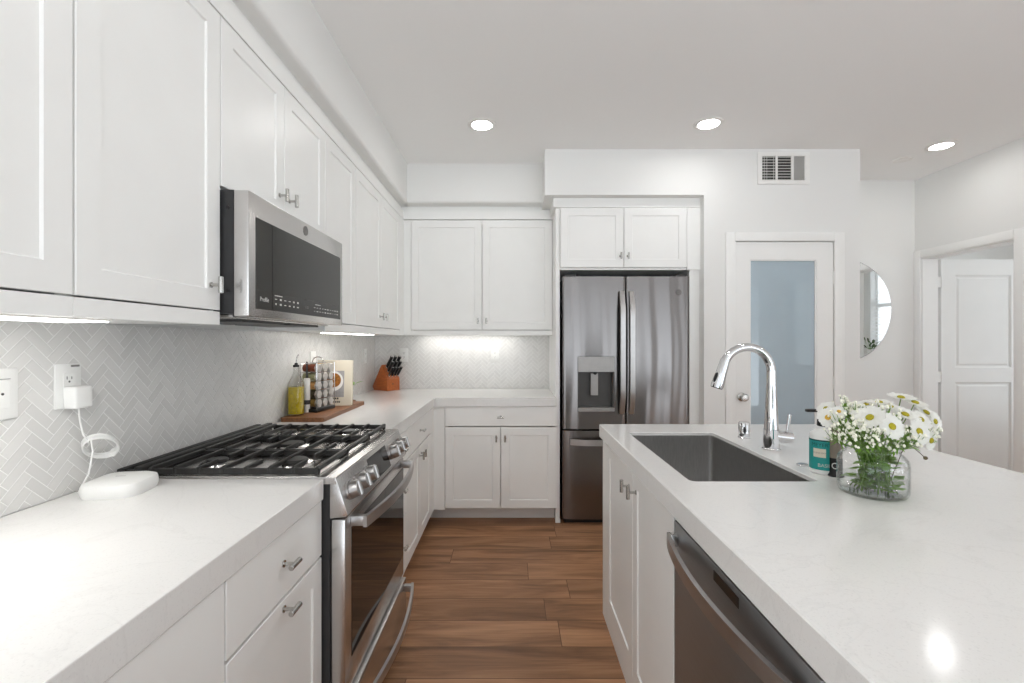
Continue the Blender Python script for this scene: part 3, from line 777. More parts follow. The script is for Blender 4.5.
# ------------------------------------------------------------------ microwave
mw = thing('microwave', 'stainless over-the-range microwave mounted below a wall cabinet', 'microwave', (0, 1.74, 1.389))
def MWB(): return B()
B().box(-1.165, -0.818, -0.374, 0.374, 0.008, 0.372).build('case', M['dgrey'], mw, flat=True)
B().box(-0.8165, -0.772, -0.377, 0.377, 0.0, 0.371, 0.004).build('door', M['steel'], mw)
md = bpy.data.objects['door'] if False else mw.children[-1]
B().box(-0.773, -0.7705, -0.340, 0.347, 0.083, 0.301, 0.0006, 1).build('door_window', M['mwglass'], md, flat=True)
cpn = B().box(-0.773, -0.7705, -0.340, 0.347, 0.025, 0.0825, 0.0006, 1).build('control_strip', M['mwglass'], mw, flat=True)
B().box(-0.7704, -0.7698, -0.2445, -0.243, 0.027, 0.300).build('door_seam', M['black'], mw, flat=True)
text_mesh('brand_text', 'Profile', 0.020, M['mark'], cpn, (-0.7701, -0.293, 0.056), (PI / 2, 0, PI / 2), 0.0002)
ic = B()
rnd = random.Random(3)
for i in range(6):
    for z in (0.048, 0.064):
        y = -0.222 + i * 0.031; w = rnd.choice((0.004, 0.006, 0.007)); hh = rnd.choice((0.0012, 0.002, 0.003))
        ic.box(-0.7704, -0.7700, y - w, y + w, z - hh, z + hh)
for i in range(10):
    for z in (0.044, 0.058):
        y = 0.075 + i * 0.026; w = rnd.choice((0.003, 0.006, 0.007)); hh = rnd.choice((0.001, 0.0018, 0.0025))
        ic.box(-0.7704, -0.7700, y - w, y + w, z - hh, z + hh)
ic.box(-0.7704, -0.7700, -0.23, -0.18, 0.074, 0.077); ic.box(-0.7704, -0.7700, 0.08, 0.13, 0.069, 0.0715)
ic.build('key_symbols', M['mark'], cpn, flat=True)
text_mesh('clock_digits', '11:30', 0.014, M['logo'], cpn, (-0.7701, 0.005, 0.053), (PI / 2, 0, PI / 2), 0.0002)
def badge(parent, name, r, loc, rot):
    b = B()
    b.tube([(r * math.cos(2 * PI * i / 32), r * math.sin(2 * PI * i / 32), 0) for i in range(32)], r * 0.09, 6, closed=True)
    b.cyl((0, 0, -0.0004), (0, 0, 0.0002), r * 0.97, n=32)
    for s in (-1, 1):
        b.tube([(s * r * 0.30 + r * 0.28 * math.cos(a), r * 0.1 + r * 0.42 * math.sin(a), 0.0004) for a in [0.6 + 4.9 * i / 14 for i in range(15)]], r * 0.05, 5)
        for a0 in (0.4, 1.9, 3.5, 5.0):
            b.tube([(0.82 * r * math.cos(a0 + 0.5 * t / 6 * s) * (1 - 0.03 * t), 0.82 * r * math.sin(a0 + 0.5 * t / 6 * s), 0.0004) for t in range(7)], r * 0.04, 5)
    return b.build(name, M['logo'], parent, loc, rot)
badge(mw, 'logo_badge', 0.0165, (-0.7715, 0.0, 0.340), (PI / 2, 0, PI / 2))
B().box(-1.12, -0.83, -0.36, 0.36, -0.004, 0.0075, 0.002, 1).build('bottom_plate', M['steel'], mw)
B().box(-1.06, -0.85, -0.28, 0.0, -0.012, -0.0045).box(-1.06, -0.85, 0.04, 0.30, -0.012, -0.0045).build('grease_filter', M['dgrey'], mw, flat=True)
B().box(-0.8175, -0.8165, -0.3765, -0.374, 0.0, 0.366).build('seam', M['black'], mw, flat=True)
for z in (0.075, 0.32): B().cyl((-0.834, -0.3745, z), (-0.834, -0.377, z), 0.005, n=12).build('screw', M['black'], mw)

# ------------------------------------------------------------------ refrigerator
fr = thing('refrigerator', 'stainless french-door refrigerator with ice dispenser in the left door', 'refrigerator', (0.821, 3.35, 0))
def door_grid(x0, x1, z0, z1, th, seed, hole=None, bow=0.006):
    """a slightly bowed, faintly wavy stamped front; front faces -y"""
    b = B(); bm = b.bm; rn = random.Random(seed)
    ph = [rn.uniform(0, 6.28) for _ in range(6)]
    xs = sorted(set([x0 + (x1 - x0) * i / 36 for i in range(37)] + ([hole[0], hole[1]] if hole else [])))
    zs = sorted(set([z0 + (z1 - z0) * i / 30 for i in range(31)] + ([hole[2], hole[3]] if hole else [])))
    W = x1 - x0
    def Y(x, z):
        u = (x - x0) / W
        y = -bow * (1 - (2 * u - 1) ** 2)
        y += 0.0017 * math.sin(8 * u + 0.25 * math.sin(z * 4.2 + ph[3]) + ph[0]) + 0.0013 * math.sin(19 * u + ph[1] + 0.5 * math.sin(z * 5 + ph[2]))
        e = min(u, 1 - u) * W
        if e < 0.012: y += 0.006 * (1 - e / 0.012) ** 2
        return y
    V = {(i, j): bm.verts.new((x, Y(x, z), z)) for i, x in enumerate(xs) for j, z in enumerate(zs)}
    for i in range(len(xs) - 1):
        for j in range(len(zs) - 1):
            if hole and xs[i] >= hole[0] - 1e-6 and xs[i + 1] <= hole[1] + 1e-6 and zs[j] >= hole[2] - 1e-6 and zs[j + 1] <= hole[3] + 1e-6: continue
            bm.faces.new((V[i, j], V[i + 1, j], V[i + 1, j + 1], V[i, j + 1]))
    be = [e for e in bm.edges if len(e.link_faces) == 1]
    outer = [e for e in be if all(abs(v.co.x - x0) < 1e-5 or abs(v.co.x - x1) < 1e-5 or abs(v.co.z - z0) < 1e-5 or abs(v.co.z - z1) < 1e-5 for v in e.verts)]
    r = bmesh.ops.extrude_edge_only(bm, edges=outer)
    for v in [g for g in r['geom'] if isinstance(g, bmesh.types.BMVert)]: v.co.y = th
    if hole:
        inn = [e for e in be if e not in outer]
        r = bmesh.ops.extrude_edge_only(bm, edges=inn)
        for v in [g for g in r['geom'] if isinstance(g, bmesh.types.BMVert)]: v.co.y = th - 0.01
    return b
S = 3.35 / 465.0
def fx(px): return (px - 512) * S - 0.821
def fz(py): return 1.315 + (341 - py) * S
B().box(-0.4575, 0.4575, 0.075, 0.60, 0.05, 1.765).build('body', M['black'], fr, flat=True)
B().box(-0.44, 0.44, 0.03, 0.10, 0.0, 0.0495).build('base_grille', M['black'], fr, flat=True)
hole = (fx(577.5), fx(614.5), fz(411), fz(356))
dl = door_grid(-0.4575, -0.003, 0.685, 1.783, 0.07, 1, hole).build('door', M['fridge'], fr, ang=50)
drr = door_grid(0.003, 0.4575, 0.685, 1.783, 0.07, 5).build('door', M['fridge'], fr, ang=50)
fz_ = door_grid(-0.4575, 0.4575, 0.035, 0.672, 0.07, 9).build('freezer_drawer', M['fridge'], fr, ang=50)
def vhandle(x, parent):
    pts = [(x, -0.022 - 0.036 * min(1, math.sin(PI * i / 20) * 2.2), 0.795 + (1.675 - 0.795) * i / 20) for i in range(21)]
    b = B(); bm = b.bm; R = []
    for p in pts:
        R.append([bm.verts.new((p[0] + sx * 0.021, p[1] + sy * 0.006, p[2])) for sx, sy in ((-1, 1), (-0.8, -1), (0.8, -1), (1, 1))])
    for a, c in zip(R[:-1], R[1:]):
        for i in range(4): bm.faces.new((a[i], a[(i + 1) % 4], c[(i + 1) % 4], c[i]))
    bm.faces.new(R[0][::-1]); bm.faces.new(R[-1])
    h = b.build('handle', M['bar'], parent, ang=25)
    for z in (0.80, 1.64): B().box(x - 0.015, x + 0.015, -0.026, -0.003, z, z + 0.03, 0.002).build('handle_mount', M['bar'], h)
vhandle(-0.034, dl); vhandle(0.034, drr)
pts = [(-0.405 + 0.81 * i / 20, -0.022 - 0.034 * min(1, math.sin(PI * i / 20) * 2.2), 0.595) for i in range(21)]
h = ribbon(pts, 'x', 0.012, 0.042).build('handle', M['bar'], fz_)
for x in (-0.40, 0.37): B().box(x, x + 0.03, -0.026, -0.003, 0.58, 0.61, 0.002).build('handle_mount', M['bar'], h)
# dispenser
h0, h1, hz0, hz1 = hole
dp = B().box(h0 + 0.001, h1 - 0.001, 0.055, 0.059, hz0 + 0.001, hz1 - 0.001)
dp.box(h0 + 0.001, h0 + 0.012, -0.009, 0.055, hz0 + 0.001, hz1 - 0.001, 0.001, 1); dp.box(h1 - 0.012, h1 - 0.001, -0.009, 0.055, hz0 + 0.001, hz1 - 0.001, 0.001, 1)
disp_o = dp.build('dispenser', M['cavity'], dl, flat=True)
B().box(h0 + 0.013, h1 - 0.013, 0.050, 0.0545, hz0 + 0.03, fz(372)).build('dispenser_back', M['cavity'], disp_o, flat=True)
B().box(h0 + 0.002, h1 - 0.002, -0.012, 0.03, fz(371.5), hz1 - 0.002, 0.0015, 1).build('dispenser_display', M['dispgrey'], disp_o)
B().box(h0 + 0.002, h1 - 0.002, -0.014, 0.053, hz0 + 0.001, hz0 + 0.028, 0.002, 1).build('drip_tray', M['dispgrey'], disp_o)
B().box(fx(591), fx(598.5), 0.012, 0.022, fz(395), fz(373), 0.002, 1).build('dispenser_paddle', M['dispgrey'], disp_o)
B().cyl((fx(595), -0.004, fz(372.5)), (fx(595), 0.02, fz(372.5)), 0.013, n=16).build('dispenser_spout', M['bplastic'], disp_o)
badge(drr, 'logo_badge', 0.019, (fx(678.5), -0.0085, fz(292)), (PI / 2, 0, 0))
B().box(-0.44, -0.36, 0.0, 0.09, 1.7835, 1.80, 0.003).build('hinge_cover', M['dgrey'], fr)
B().box(0.36, 0.44, 0.0, 0.09, 1.7835, 1.80, 0.003).build('hinge_cover', M['dgrey'], fr)

# ------------------------------------------------------------------ lights
def downlight(x, y, label):
    t = thing('downlight', label, 'ceiling light', (x, y, CZ), 0, 'recessed ceiling downlights')
    B().lathe([(0.062, -0.004), (0.066, -0.008), (0.086, -0.005), (0.09, -0.0005), (0.062, -0.0005), (0.062, -0.004)], (0, 0, 0), 40).build('trim_ring', M['white'], t)
    B().lathe([(0, -0.0045), (0.061, -0.004), (0.061, -0.001), (0, -0.001)], (0, 0, 0), 40).build('lens', M['lamp'], t)
    return t
downlight(-0.19, 2.925, 'round recessed downlight nearest the left wall cabinets')
downlight(1.23, 2.91, 'round recessed downlight in front of the fridge and vent')
downlight(2.99, 3.24, 'round recessed downlight over the hall by the mirror')
for x, y in ((0.0, 1.62), (-0.05, 0.2), (1.23, 1.1), (2.9, 1.1), (4.3, 3.0), (0.3, -1.0), (2.6, -1.0)):  # unseen downlights added to even out the light
    downlight(x, y, 'added unseen downlight that brightens the room')
sd = thing('smoke_detector', 'flat white round smoke detector on the hall ceiling', 'smoke detector', (2.93, 3.49, CZ))
B().lathe([(0, -0.010), (0.045, -0.010), (0.058, -0.006), (0.06, -0.0005), (0, -0.0005)], (0, 0, 0), 36).build('cover', M['white'], sd)
B().lathe([(0.030, -0.0101), (0.033, -0.0115), (0.036, -0.0101)], (0, 0, 0), 36).build('ring', M['trim'], sd)

def led(label, x0, x1, y0, y1, z=UZ0 - 0.0005):
    t = thing('light_strip', label, 'light strip', ((x0 + x1) / 2, (y0 + y1) / 2, z))
    a, c = (x1 - x0) / 2, (y1 - y0) / 2
    B().box(-a, a, -c, c, -0.006, 0, 0.001, 1).build('housing', M['white'], t)
    B().box(-a + 0.004, a - 0.004, -c + 0.004, c - 0.004, -0.0085, -0.0062).build('diffuser', M['led'], t, flat=True)
led('bright strip light under the near left wall cabinets', -1.0, -0.89, 0.32, 1.035)
led('bright strip light under the left wall cabinet above the spice rack', -0.985, -0.90, 2.38, 3.05)
led('bright strip light under the back wall cabinet', -0.76, 0.02, 3.82, 3.88, 1.3835)

# ------------------------------------------------------------------ vent
vt = thing('air_vent', 'white return air vent grille high on the wall above the pantry door', 'vent', (1.9235, YP, 2.5425))
vw, vh = 0.1845, 0.1135
f = B()
f.box(-vw, vw, -0.010, -0.0005, vh - 0.028, vh, 0.002, 1); f.box(-vw, vw, -0.010, -0.0005, -vh, -vh + 0.028, 0.002, 1)
f.box(-vw, -vw + 0.033, -0.010, -0.0005, -vh + 0.028, vh - 0.028, 0.002, 1); f.box(vw - 0.033, vw, -0.010, -0.0005, -vh + 0.028, vh - 0.028, 0.002, 1)
f.box(-0.057, -0.043, -0.010, -0.0005, -vh + 0.028, vh - 0.028); f.box(0.054, 0.070, -0.010, -0.0005, -vh + 0.028, vh - 0.028)
f.build('frame', M['white'], vt)
B().box(-vw + 0.033, vw - 0.033, -0.0018, -0.0006, -vh + 0.028, vh - 0.028).build('backing', M['vent_dark'], vt, flat=True)
def louvre_h(x0, x1, n, m_='white'):
    for i in range(n):
        z = -vh + 0.033 + (2 * vh - 0.066) * i / (n - 1)
        b = B(); b.prism([(-0.009, z - 0.0042), (-0.0083, z - 0.0046), (-0.002, z + 0.0012), (-0.002, z + 0.0022)], 'x', x0, x1)
        b.build('slat', M[m_], vt, flat=True)
louvre_h(-vw + 0.0335, -0.0575, 9); louvre_h(-0.0425, 0.0535, 9)
b = B()
for x in (-0.138, -0.12, -0.072): b.box(x - 0.0012, x + 0.0012, -0.0095, -0.009, -vh + 0.029, vh - 0.029)
b.build('damper_bar', M['white'], vt, flat=True)
for i in range(12):
    x = 0.0745 + (vw - 0.033 - 0.0745 - 0.004) * i / 11
    B().prism([(x - 0.003, -0.0085), (x - 0.0026, -0.0092), (x + 0.0042, -0.003), (x + 0.0038, -0.0022)], 'z', -vh + 0.029, vh - 0.029).build('slat', M['white'], vt, flat=True)
B().box(vw - 0.03, vw - 0.012, -0.016, -0.0105, -0.003, 0.003).box(vw - 0.032, vw - 0.027, -0.013, -0.0105, -0.02, 0.02).build('lever', M['white'], vt, flat=True)

# ------------------------------------------------------------------ pantry door
d1 = bpy.data.objects.new('door_1', None); COL.objects.link(d1); d1.location = (DX0, YP, 0); struct(d1); d1.empty_display_size = 0.05
W = DX1 - DX0
fr_ = B(); g0, g1 = 1.692 - DX0, 2.165 - DX0
y0, y1 = 0.004, 0.044
fr_.box(0.004, g0, y0, y1, 0.008, 2.022); fr_.box(g1, W - 0.004, y0, y1, 0.008, 2.022)
fr_.box(g0, g1, y0, y1, 1.897, 2.022); fr_.box(g0, g1, y0, y1, 0.008, 0.25)
slabo = fr_.build('slab', M['trim'], d1, flat=True)
st = B()
for (a, b_, c, d) in ((g0, g0 + 0.008, 0.25, 1.897), (g1 - 0.008, g1, 0.25, 1.897), (g0 + 0.008, g1 - 0.008, 1.889, 1.897), (g0 + 0.008, g1 - 0.008, 0.25, 0.258)):
    st.box(a, b_, y0 + 0.006, y1 - 0.006, c, d)
st.build('glazing_bead', M['trim'], d1, flat=True)
B().box(g0 + 0.0085, g1 - 0.0085, y0 + 0.014, y0 + 0.020, 0.2585, 1.8885).build('glass_panel', M['frost'], d1, flat=True)
cs = B(); cw = 0.066
cs.box(-cw, 0.003, -0.015, -0.0005, 0, 2.022 + cw, 0.003); cs.box(W - 0.003, W + cw, -0.015, -0.0005, 0, 2.022 + cw, 0.003); cs.box(0.0032, W - 0.0032, -0.015, -0.0005, 2.027, 2.022 + cw, 0.003)
cs.build('casing', M['trim'], d1)
kx, kz = (743.8 - 512) * 3.27 / 465 - DX0, 1.315 + (341 - 397) * 3.27 / 465
B().lathe([(0, 0), (0.03, 0), (0.03, 0.006), (0.014, 0.012), (0.011, 0.03), (0.024, 0.038), (0.028, 0.05), (0.022, 0.062), (0, 0.064)], (0, 0, 0), 28).build('knob', M['nickel'], d1, (kx, y0, kz), (PI / 2, 0, 0))
for z in (1.315 + (341 - 277) * 3.3 / 465, 1.315 - (382 - 341) * 3.3 / 465, 0.25):
    B().cyl((W - 0.001, -0.002, z - 0.045), (W - 0.001, -0.002, z + 0.045), 0.0065, n=12).build('hinge', M['trim'], d1)

# ------------------------------------------------------------------ hall door (open), casing
d2 = bpy.data.objects.new('door_2', None); COL.objects.link(d2); d2.location = (RW, D1, 0); struct(d2); d2.empty_display_size = 0.05
c2 = B()
xa, xb = -0.131 - 0.015, -0.1315
c2.box(xa, xb, D1 - D1 - 0.004, 0.058, 0, DH + 0.06, 0.003); c2.box(xa, xb, D0 - D1 - 0.06, D0 - D1 + 0.004, 0, DH + 0.06, 0.003)
c2.box(xa, xb, D0 - D1 + 0.0045, -0.0045, DH - 0.004, DH + 0.06, 0.003)
c2.build('casing', M['trim'], d2)
jb = B()
jb.box(-0.13, -0.001, -0.012, -0.0005, 0, DH - 0.013); jb.box(-0.13, -0.001, D0 - D1 + 0.0005, D0 - D1 + 0.012, 0, DH - 0.013); jb.box(-0.13, -0.001, D0 - D1 + 0.0005, -0.0005, DH - 0.0125, DH - 0.0005)
jb.build('jamb', M['trim'], d2, flat=True)
# slab lies along +x, front facing the camera
dwid, dth = 0.70, 0.035
sl = B(); bm = sl.bm
x0 = 0.036
def fpanel(px0, px1, pz0, pz1):
    def ring(i, y): return [(px0 + i, y, pz0 + i), (px1 - i, y, pz0 + i), (px1 - i, y, pz1 - i), (px0 + i, y, pz1 - i)]
    rs = [ring(0, 0), ring(0.012, 0.010), ring(0.022, 0.010), ring(0.034, 0.003)]
    for a, c in zip(rs[:-1], rs[1:]):
        for i in range(4): sl.quad(a[i], a[(i + 1) % 4], c[(i + 1) % 4], c[i])
    sl.quad(*rs[-1])
XA, XB_, ZA, ZB = 0, dwid, 0.008, 2.0
pxs = (0.115, dwid - 0.115)
pz = ((0.22, 0.975), (1.095, 1.87))
sl.quad((XA, 0, ZA), (pxs[0], 0, ZA), (pxs[0], 0, ZB), (XA, 0, ZB)); sl.quad((pxs[1], 0, ZA), (XB_, 0, ZA), (XB_, 0, ZB), (pxs[1], 0, ZB))
for a, c in ((ZA, pz[0][0]), (pz[0][1], pz[1][0]), (pz[1][1], ZB)): sl.quad((pxs[0], 0, a), (pxs[1], 0, a), (pxs[1], 0, c), (pxs[0], 0, c))
for a, c in pz: fpanel(pxs[0], pxs[1], a, c)
bmesh.ops.remove_doubles(bm, verts=bm.verts[:], dist=1e-5)
be = [e for e in bm.edges if len(e.link_faces) == 1]
r = bmesh.ops.extrude_edge_only(bm, edges=be)
nv = [g for g in r['geom'] if isinstance(g, bmesh.types.BMVert)]
for v in nv: v.co.y = dth
ne = [g for g in r['geom'] if isinstance(g, bmesh.types.BMEdge) and all(v in nv for v in g.verts)]
bmesh.ops.contextual_create(bm, geom=ne)
sl.build('slab', M['trim'], d2, (x0, 0.0, 0), ang=25)
for z in (0.25, 1.02, 1.81):
    B().box(0.0005, 0.030, -0.004, -0.002, z - 0.045, z + 0.045).cyl((0.034, -0.004, z - 0.046), (0.034, -0.004, z + 0.046), 0.006, n=12).build('hinge', M['trim'], d2)
# window with blinds in that room, and the living-side window
def blind_window(name, x, y0, y1, z0, z1, depth, mull):
    w = bpy.data.objects.new(name, None); COL.objects.link(w); w.location = (x, (y0 + y1) / 2, z0); struct(w); w.empty_display_size = 0.05
    hw = (y1 - y0) / 2; H = z1 - z0
    b = B()
    b.box(depth - 0.05, depth - 0.01, -hw, -hw + 0.04, 0, H); b.box(depth - 0.05, depth - 0.01, hw - 0.04, hw, 0, H)
    b.box(depth - 0.05, depth - 0.01, -hw + 0.04, hw - 0.04, H - 0.04, H); b.box(depth - 0.05, depth - 0.01, -hw + 0.04, hw - 0.04, 0, 0.04)
    b.box(depth - 0.05, depth - 0.01, -hw + 0.04, hw - 0.04, H * mull - 0.02, H * mull + 0.02)
    b.build('window_frame', M['trim'], w, flat=True)
    s_ = B(); n = int(H / 0.045)
    for i in range(n):
        z = 0.03 + i * 0.045
        s_.prism([(0.012, z - 0.003), (0.0125, z - 0.0042), (0.05, z + 0.0028), (0.0495, z + 0.004)], 'y', -hw + 0.01, hw - 0.01)
    s_.build('blind', M['blind'], w, flat=True)
    return w
blind_window('window_3', OX, 1.62, 2.15, 1.15, 2.32, 0.12, 0.55)
blind_window('window_4', XR, 0.85, 1.42, 1.0, 2.05, 0.131, 0.5)

# ------------------------------------------------------------------ mirror
mr = thing('mirror', 'frameless pebble-shaped mirror on the hall wall past the pantry', 'mirror', (2.87, YH, 1.59))
pts = []
for i in range(64):
    a = 2 * PI * i / 64
    r = 1.0 + 0.05 * math.cos(2 * a + 0.6) + 0.035 * math.cos(3 * a - 0.5)
    pts.append((0.335 * r * math.cos(a), 0.442 * r * math.sin(a)))
mx_ = max(p[0] for p in pts); pts = [(x * 0.333 / mx_, z) for x, z in pts]
B().prism(pts, 'y', -0.014, -0.001).build('backing', M['dgrey'], mr)
B().prism([(x * 0.992, z * 0.992) for x, z in pts], 'y', -0.0165, -0.0145).build('glass', M['mirror'], mr, flat=True)
# ------------------------------------------------------------------ plants
def leaf(b, base, d, length, width, droop=0.2, n=5, lobes=0):
    d = Vector(d).normalized(); side = d.cross(Vector((0, 0, 1)))
    if side.length < 0.01: side = Vector((1, 0, 0))
    side.normalize(); up_ = side.cross(d)
    L, R_ = [], []; C = []
    for i in range(n + 1):
        t = i / n
        p = Vector(base) + d * length * t + Vector((0, 0, -droop * length * t * t))
        w = width * math.sin(PI * min(0.98, t * 0.92 + 0.06)) ** 0.8
        if lobes: w *= 0.55 + 0.6 * abs(math.sin(t * PI * lobes))
        C.append(b.bm.verts.new(p - up_ * 0.12 * w)); L.append(b.bm.verts.new(p + side * w / 2)); R_.append(b.bm.verts.new(p - side * w / 2))
    for i in range(n):
        b.bm.faces.new((L[i], C[i], C[i + 1], L[i + 1])); b.bm.faces.new((C[i], R_[i], R_[i + 1], C[i + 1]))
    return b
def plant(name, label, loc, pot_r, pot_h, n, ln, wd, seed, dark=True):
    t = thing(name, label, 'plant', loc); rn = random.Random(seed)
    B().lathe([(0, 0), (pot_r * 0.8, 0), (pot_r, pot_h), (pot_r * 0.9, pot_h), (pot_r * 0.88, pot_h * 0.85), (0, pot_h * 0.85)], (0, 0, 0), 28).build('pot', M['pot'], t)
    b = B(); s_ = B()
    for i in range(n):
        a = rn.uniform(0, 2 * PI); e = rn.uniform(0.3, 1.2)
        st_ = Vector((math.cos(a) * math.cos(e), math.sin(a) * math.cos(e), math.sin(e))) * rn.uniform(0.3, 1.0) * ln
        base = Vector((0, 0, pot_h * 0.85)); s_.tube([base, base + st_ * 0.5 + Vector((0, 0, ln * 0.1)), base + st_], 0.0015, 5)
        leaf(b, base + st_, st_ + Vector((rn.uniform(-.3, .3), rn.uniform(-.3, .3), 0.1)) * 0.1, ln * 0.7, wd, 0.3)
    s_.build('stem', M['stem'], t); b.build('foliage', M['dleaf'] if dark else M['leaf'], t)
    return t
plant('potted_plant', 'leafy dark green plant on the sill, seen in the hall mirror', (OX - 0.07, 1.70, 1.151), 0.045, 0.06, 26, 0.13, 0.022, 4)
B().box(OX - 0.14, OX + 0.0, 1.60, 2.17, 1.13, 1.15).build('sill', M['trim'], bpy.data.objects['window_3'])
s3 = bpy.data.objects['sill']; s3.location = (-OX, -1.885, -1.15)

# ------------------------------------------------------------------ power outlets
def outlet(label, loc, rz, gfci=False, dark=False, dec=False):
    t = thing('wall_outlet', label, 'outlet', loc, rz)
    # faces local -y
    B().box(-0.036, 0.036, -0.006, -0.0003, -0.058, 0.058, 0.002).build('cover_plate', M['plastic'], t)
    b = B()
    b.box(-0.0165, 0.0165, -0.0078, -0.006, -0.034, 0.034, 0.001, 1)
    ins = b.build('receptacle', M['plastic'], t)
    s_ = B()
    if dec:
        s_.box(-0.0165, 0.0165, -0.0083, -0.0078, 0.0335, 0.0345); s_.cyl((0.0, -0.0078, 0.0), (0.0, -0.0086, 0.0), 0.003, n=10)
    else:
        for z in (-0.018, 0.018):
            s_.box(-0.0075, -0.0055, -0.0081, -0.0077, z - 0.001, z + 0.007); s_.box(0.0055, 0.0075, -0.0081, -0.0077, z - 0.001, z + 0.006)
            s_.cyl((0, -0.0076, z - 0.007), (0, -0.0081, z - 0.007), 0.0026, n=10)
    s_.build('slots', M['vent_dark'], ins, flat=True)
    return t
WX = XL + 0.006; WY = YB - 0.006
oa = outlet('white outlet plate with a charger plugged in, left backsplash', (WX, 1.218, 1.199), R90)
B().box(0.006, 0.030, -0.0066, -0.006, 0.049, 0.054).build('sticker', M['logo'], oa, flat=True)
outlet('white switch plate cut off by the left picture edge', (WX, 1.058, 1.195), R90, dec=True)
outlet('white outlet behind the oil bottle and pepper mill', (WX, 2.72, 1.20), R90)
outlet('white outlet on the left backsplash just before the corner', (WX, 3.68, 1.20), R90)
outlet('white outlet on the back wall beside the knife block', (-0.92, WY, 1.20), 0)
outlet('white outlet alone in the middle of the back backsplash', (-0.146, WY, 1.20), 0)

# charger, cable and router
ch = thing('charger', 'white plug-in charger with coiled white cable on the outlet', 'charger', (WX + 0.0083, 1.224, 1.170))
B().box(0, 0.034, -0.026, 0.026, -0.030, 0.028, 0.006, 3).build('adapter', M['plastic'], ch)
cb = B()
c0 = Vector((0.030, 0.052, -0.142))
pth = [Vector((0.018, 0.0, -0.03)), Vector((0.018, 0.004, -0.065)), Vector((0.022, 0.008, -0.10)), Vector((0.03, 0.015, -0.125))]
e1 = Vector((0.12, 0.86, -0.62)).normalized(); e2 = Vector((0.62, 0.05, 0.62)); e2 = (e2 - e1 * e2.dot(e1)).normalized(); e3 = e1.cross(e2)
loops = []
for k in range(5):
    for i in range(24):
        a = PI + 2 * PI * (i + 24 * k) / 24
        rr_ = 0.044 + 0.0012 * math.sin(k * 2.1)
        loops.append(c0 + e1 * rr_ * math.cos(a) + e2 * rr_ * 0.72 * math.sin(a) + e3 * (k - 2) * 0.0042)
end = [loops[-1] + Vector((0.005, 0.0, -0.03)), Vector((0.04, 0.005, -0.205)), Vector((0.05, -0.03, -0.235)), Vector((0.06, -0.045, -0.238))]
cb.tube(pth + loops + end, 0.0022, 8).build('cable', M['plastic'], ch)
B().tube([c0 + e1 * 0.044 + e2 * 0.012 * math.cos(a) * 0.5 + e3 * 0.013 * math.sin(a) for a in [2 * PI * i / 16 for i in range(16)]], 0.0025, 6, closed=True).build('cable_tie', M['plastic'], ch)

rt = thing('wifi_router', 'white faceted wireless router lying on the left worktop', 'router', (-1.046, 1.243, CT), math.radians(8))
b = B(); bm = b.bm
R_ = []
for m_, z, sc in ((1.0, 0.0, 0.945), (1.0, 0.003, 0.96), (1.0, 0.012, 1.0), (1.0, 0.028, 0.985), (1, 0.034, 0.955), (1, 0.039, 0.80), (1, 0.0415, 0.45)):
    ring = []
    for x, y in rrect(-0.070, 0.070, -0.070, 0.070, 0.038, 8): ring.append(bm.verts.new((x * sc, y * sc, z)))
    R_.append(ring)
for a, c in zip(R_[:-1], R_[1:]):
    for i in range(len(a)): bm.faces.new((a[i], a[(i + 1) % len(a)], c[(i + 1) % len(a)], c[i]))
bm.faces.new(R_[0][::-1]); bm.faces.new(R_[-1])
b.build('shell', M['plastic'], rt, ang=40)
B().box(-0.012, 0.012, -0.0012, 0.0012, 0.0414, 0.0418).build('indicator', M['cream2'], rt, flat=True)

# ------------------------------------------------------------------ cutting board group
BT = CT + 0.022
cbd = thing('cutting_board', 'walnut cutting board on the worktop behind the range', 'cutting board', (-1.045, 2.635, CT))
B().prism(rrect(-0.108, 0.108, -0.325, 0.325, 0.012), 'z', 0.0005, 0.022, 0.002).build('board', M['walnut'], cbd)
B().box(-0.02, 0.02, 0.3252, 0.42, 0.004, 0.019, 0.004).build('handle', M['walnut'], cbd)

ob = thing('oil_bottle', 'square clear glass bottle of yellow olive oil on the board', 'bottle', (-1.116, 2.405, BT + 0.0005))
hb = 0.038
pr = [(0.0, 0.0), (hb * .96, 0.0), (hb, 0.005), (hb, 0.150), (hb * 0.93, 0.166), (hb * 0.6, 0.192), (0.0145, 0.212), (0.0125, 0.235), (0.0145, 0.238), (0.0145, 0.246),
      (0.0095, 0.246), (0.0095, 0.236), (0.0105, 0.212), (hb * 0.5, 0.193), (hb * 0.84, 0.165), (hb - 0.004, 0.148), (hb - 0.004, 0.006), (0, 0.005)]
B().lathe(pr, (0, 0, 0), 32, 0.55).build('glass', M['vaseglass'], ob)
B().lathe([(0, 0.0055), (hb - 0.0045, 0.0065), (hb - 0.0045, 0.145), (0, 0.145)], (0, 0, 0), 32, 0.55).build('oil', M['oil'], ob)
dm = B()
for i in range(6):
    for j in range(3):
        z = 0.018 + i * 0.023; u = (-0.022 + j * 0.022) + (0.011 if i % 2 else 0)
        if abs(u) < 0.03:
            dm.ball((u, -hb - 0.0002, z), 0.0042, 1, (1, 0.35, 1)); dm.ball((hb + 0.0002, u, z), 0.0042, 1, (0.35, 1, 1))
dm.build('dimples', M['vaseglass'], ob)
B().cyl((0, 0, 0.2465), (0, 0, 0.258), 0.0155, n=20, bev=0.001).cyl((0, 0, 0.2585), (0, 0, 0.268), 0.009, 0.007, 16).build('stopper', M['bplastic'], ob)
B().tube([(0, 0, 0.268), (0, 0, 0.285), (0.004, 0.0, 0.30), (0.012, 0, 0.312)], 0.0032, 10).build('pour_spout', M['chrome'], ob)

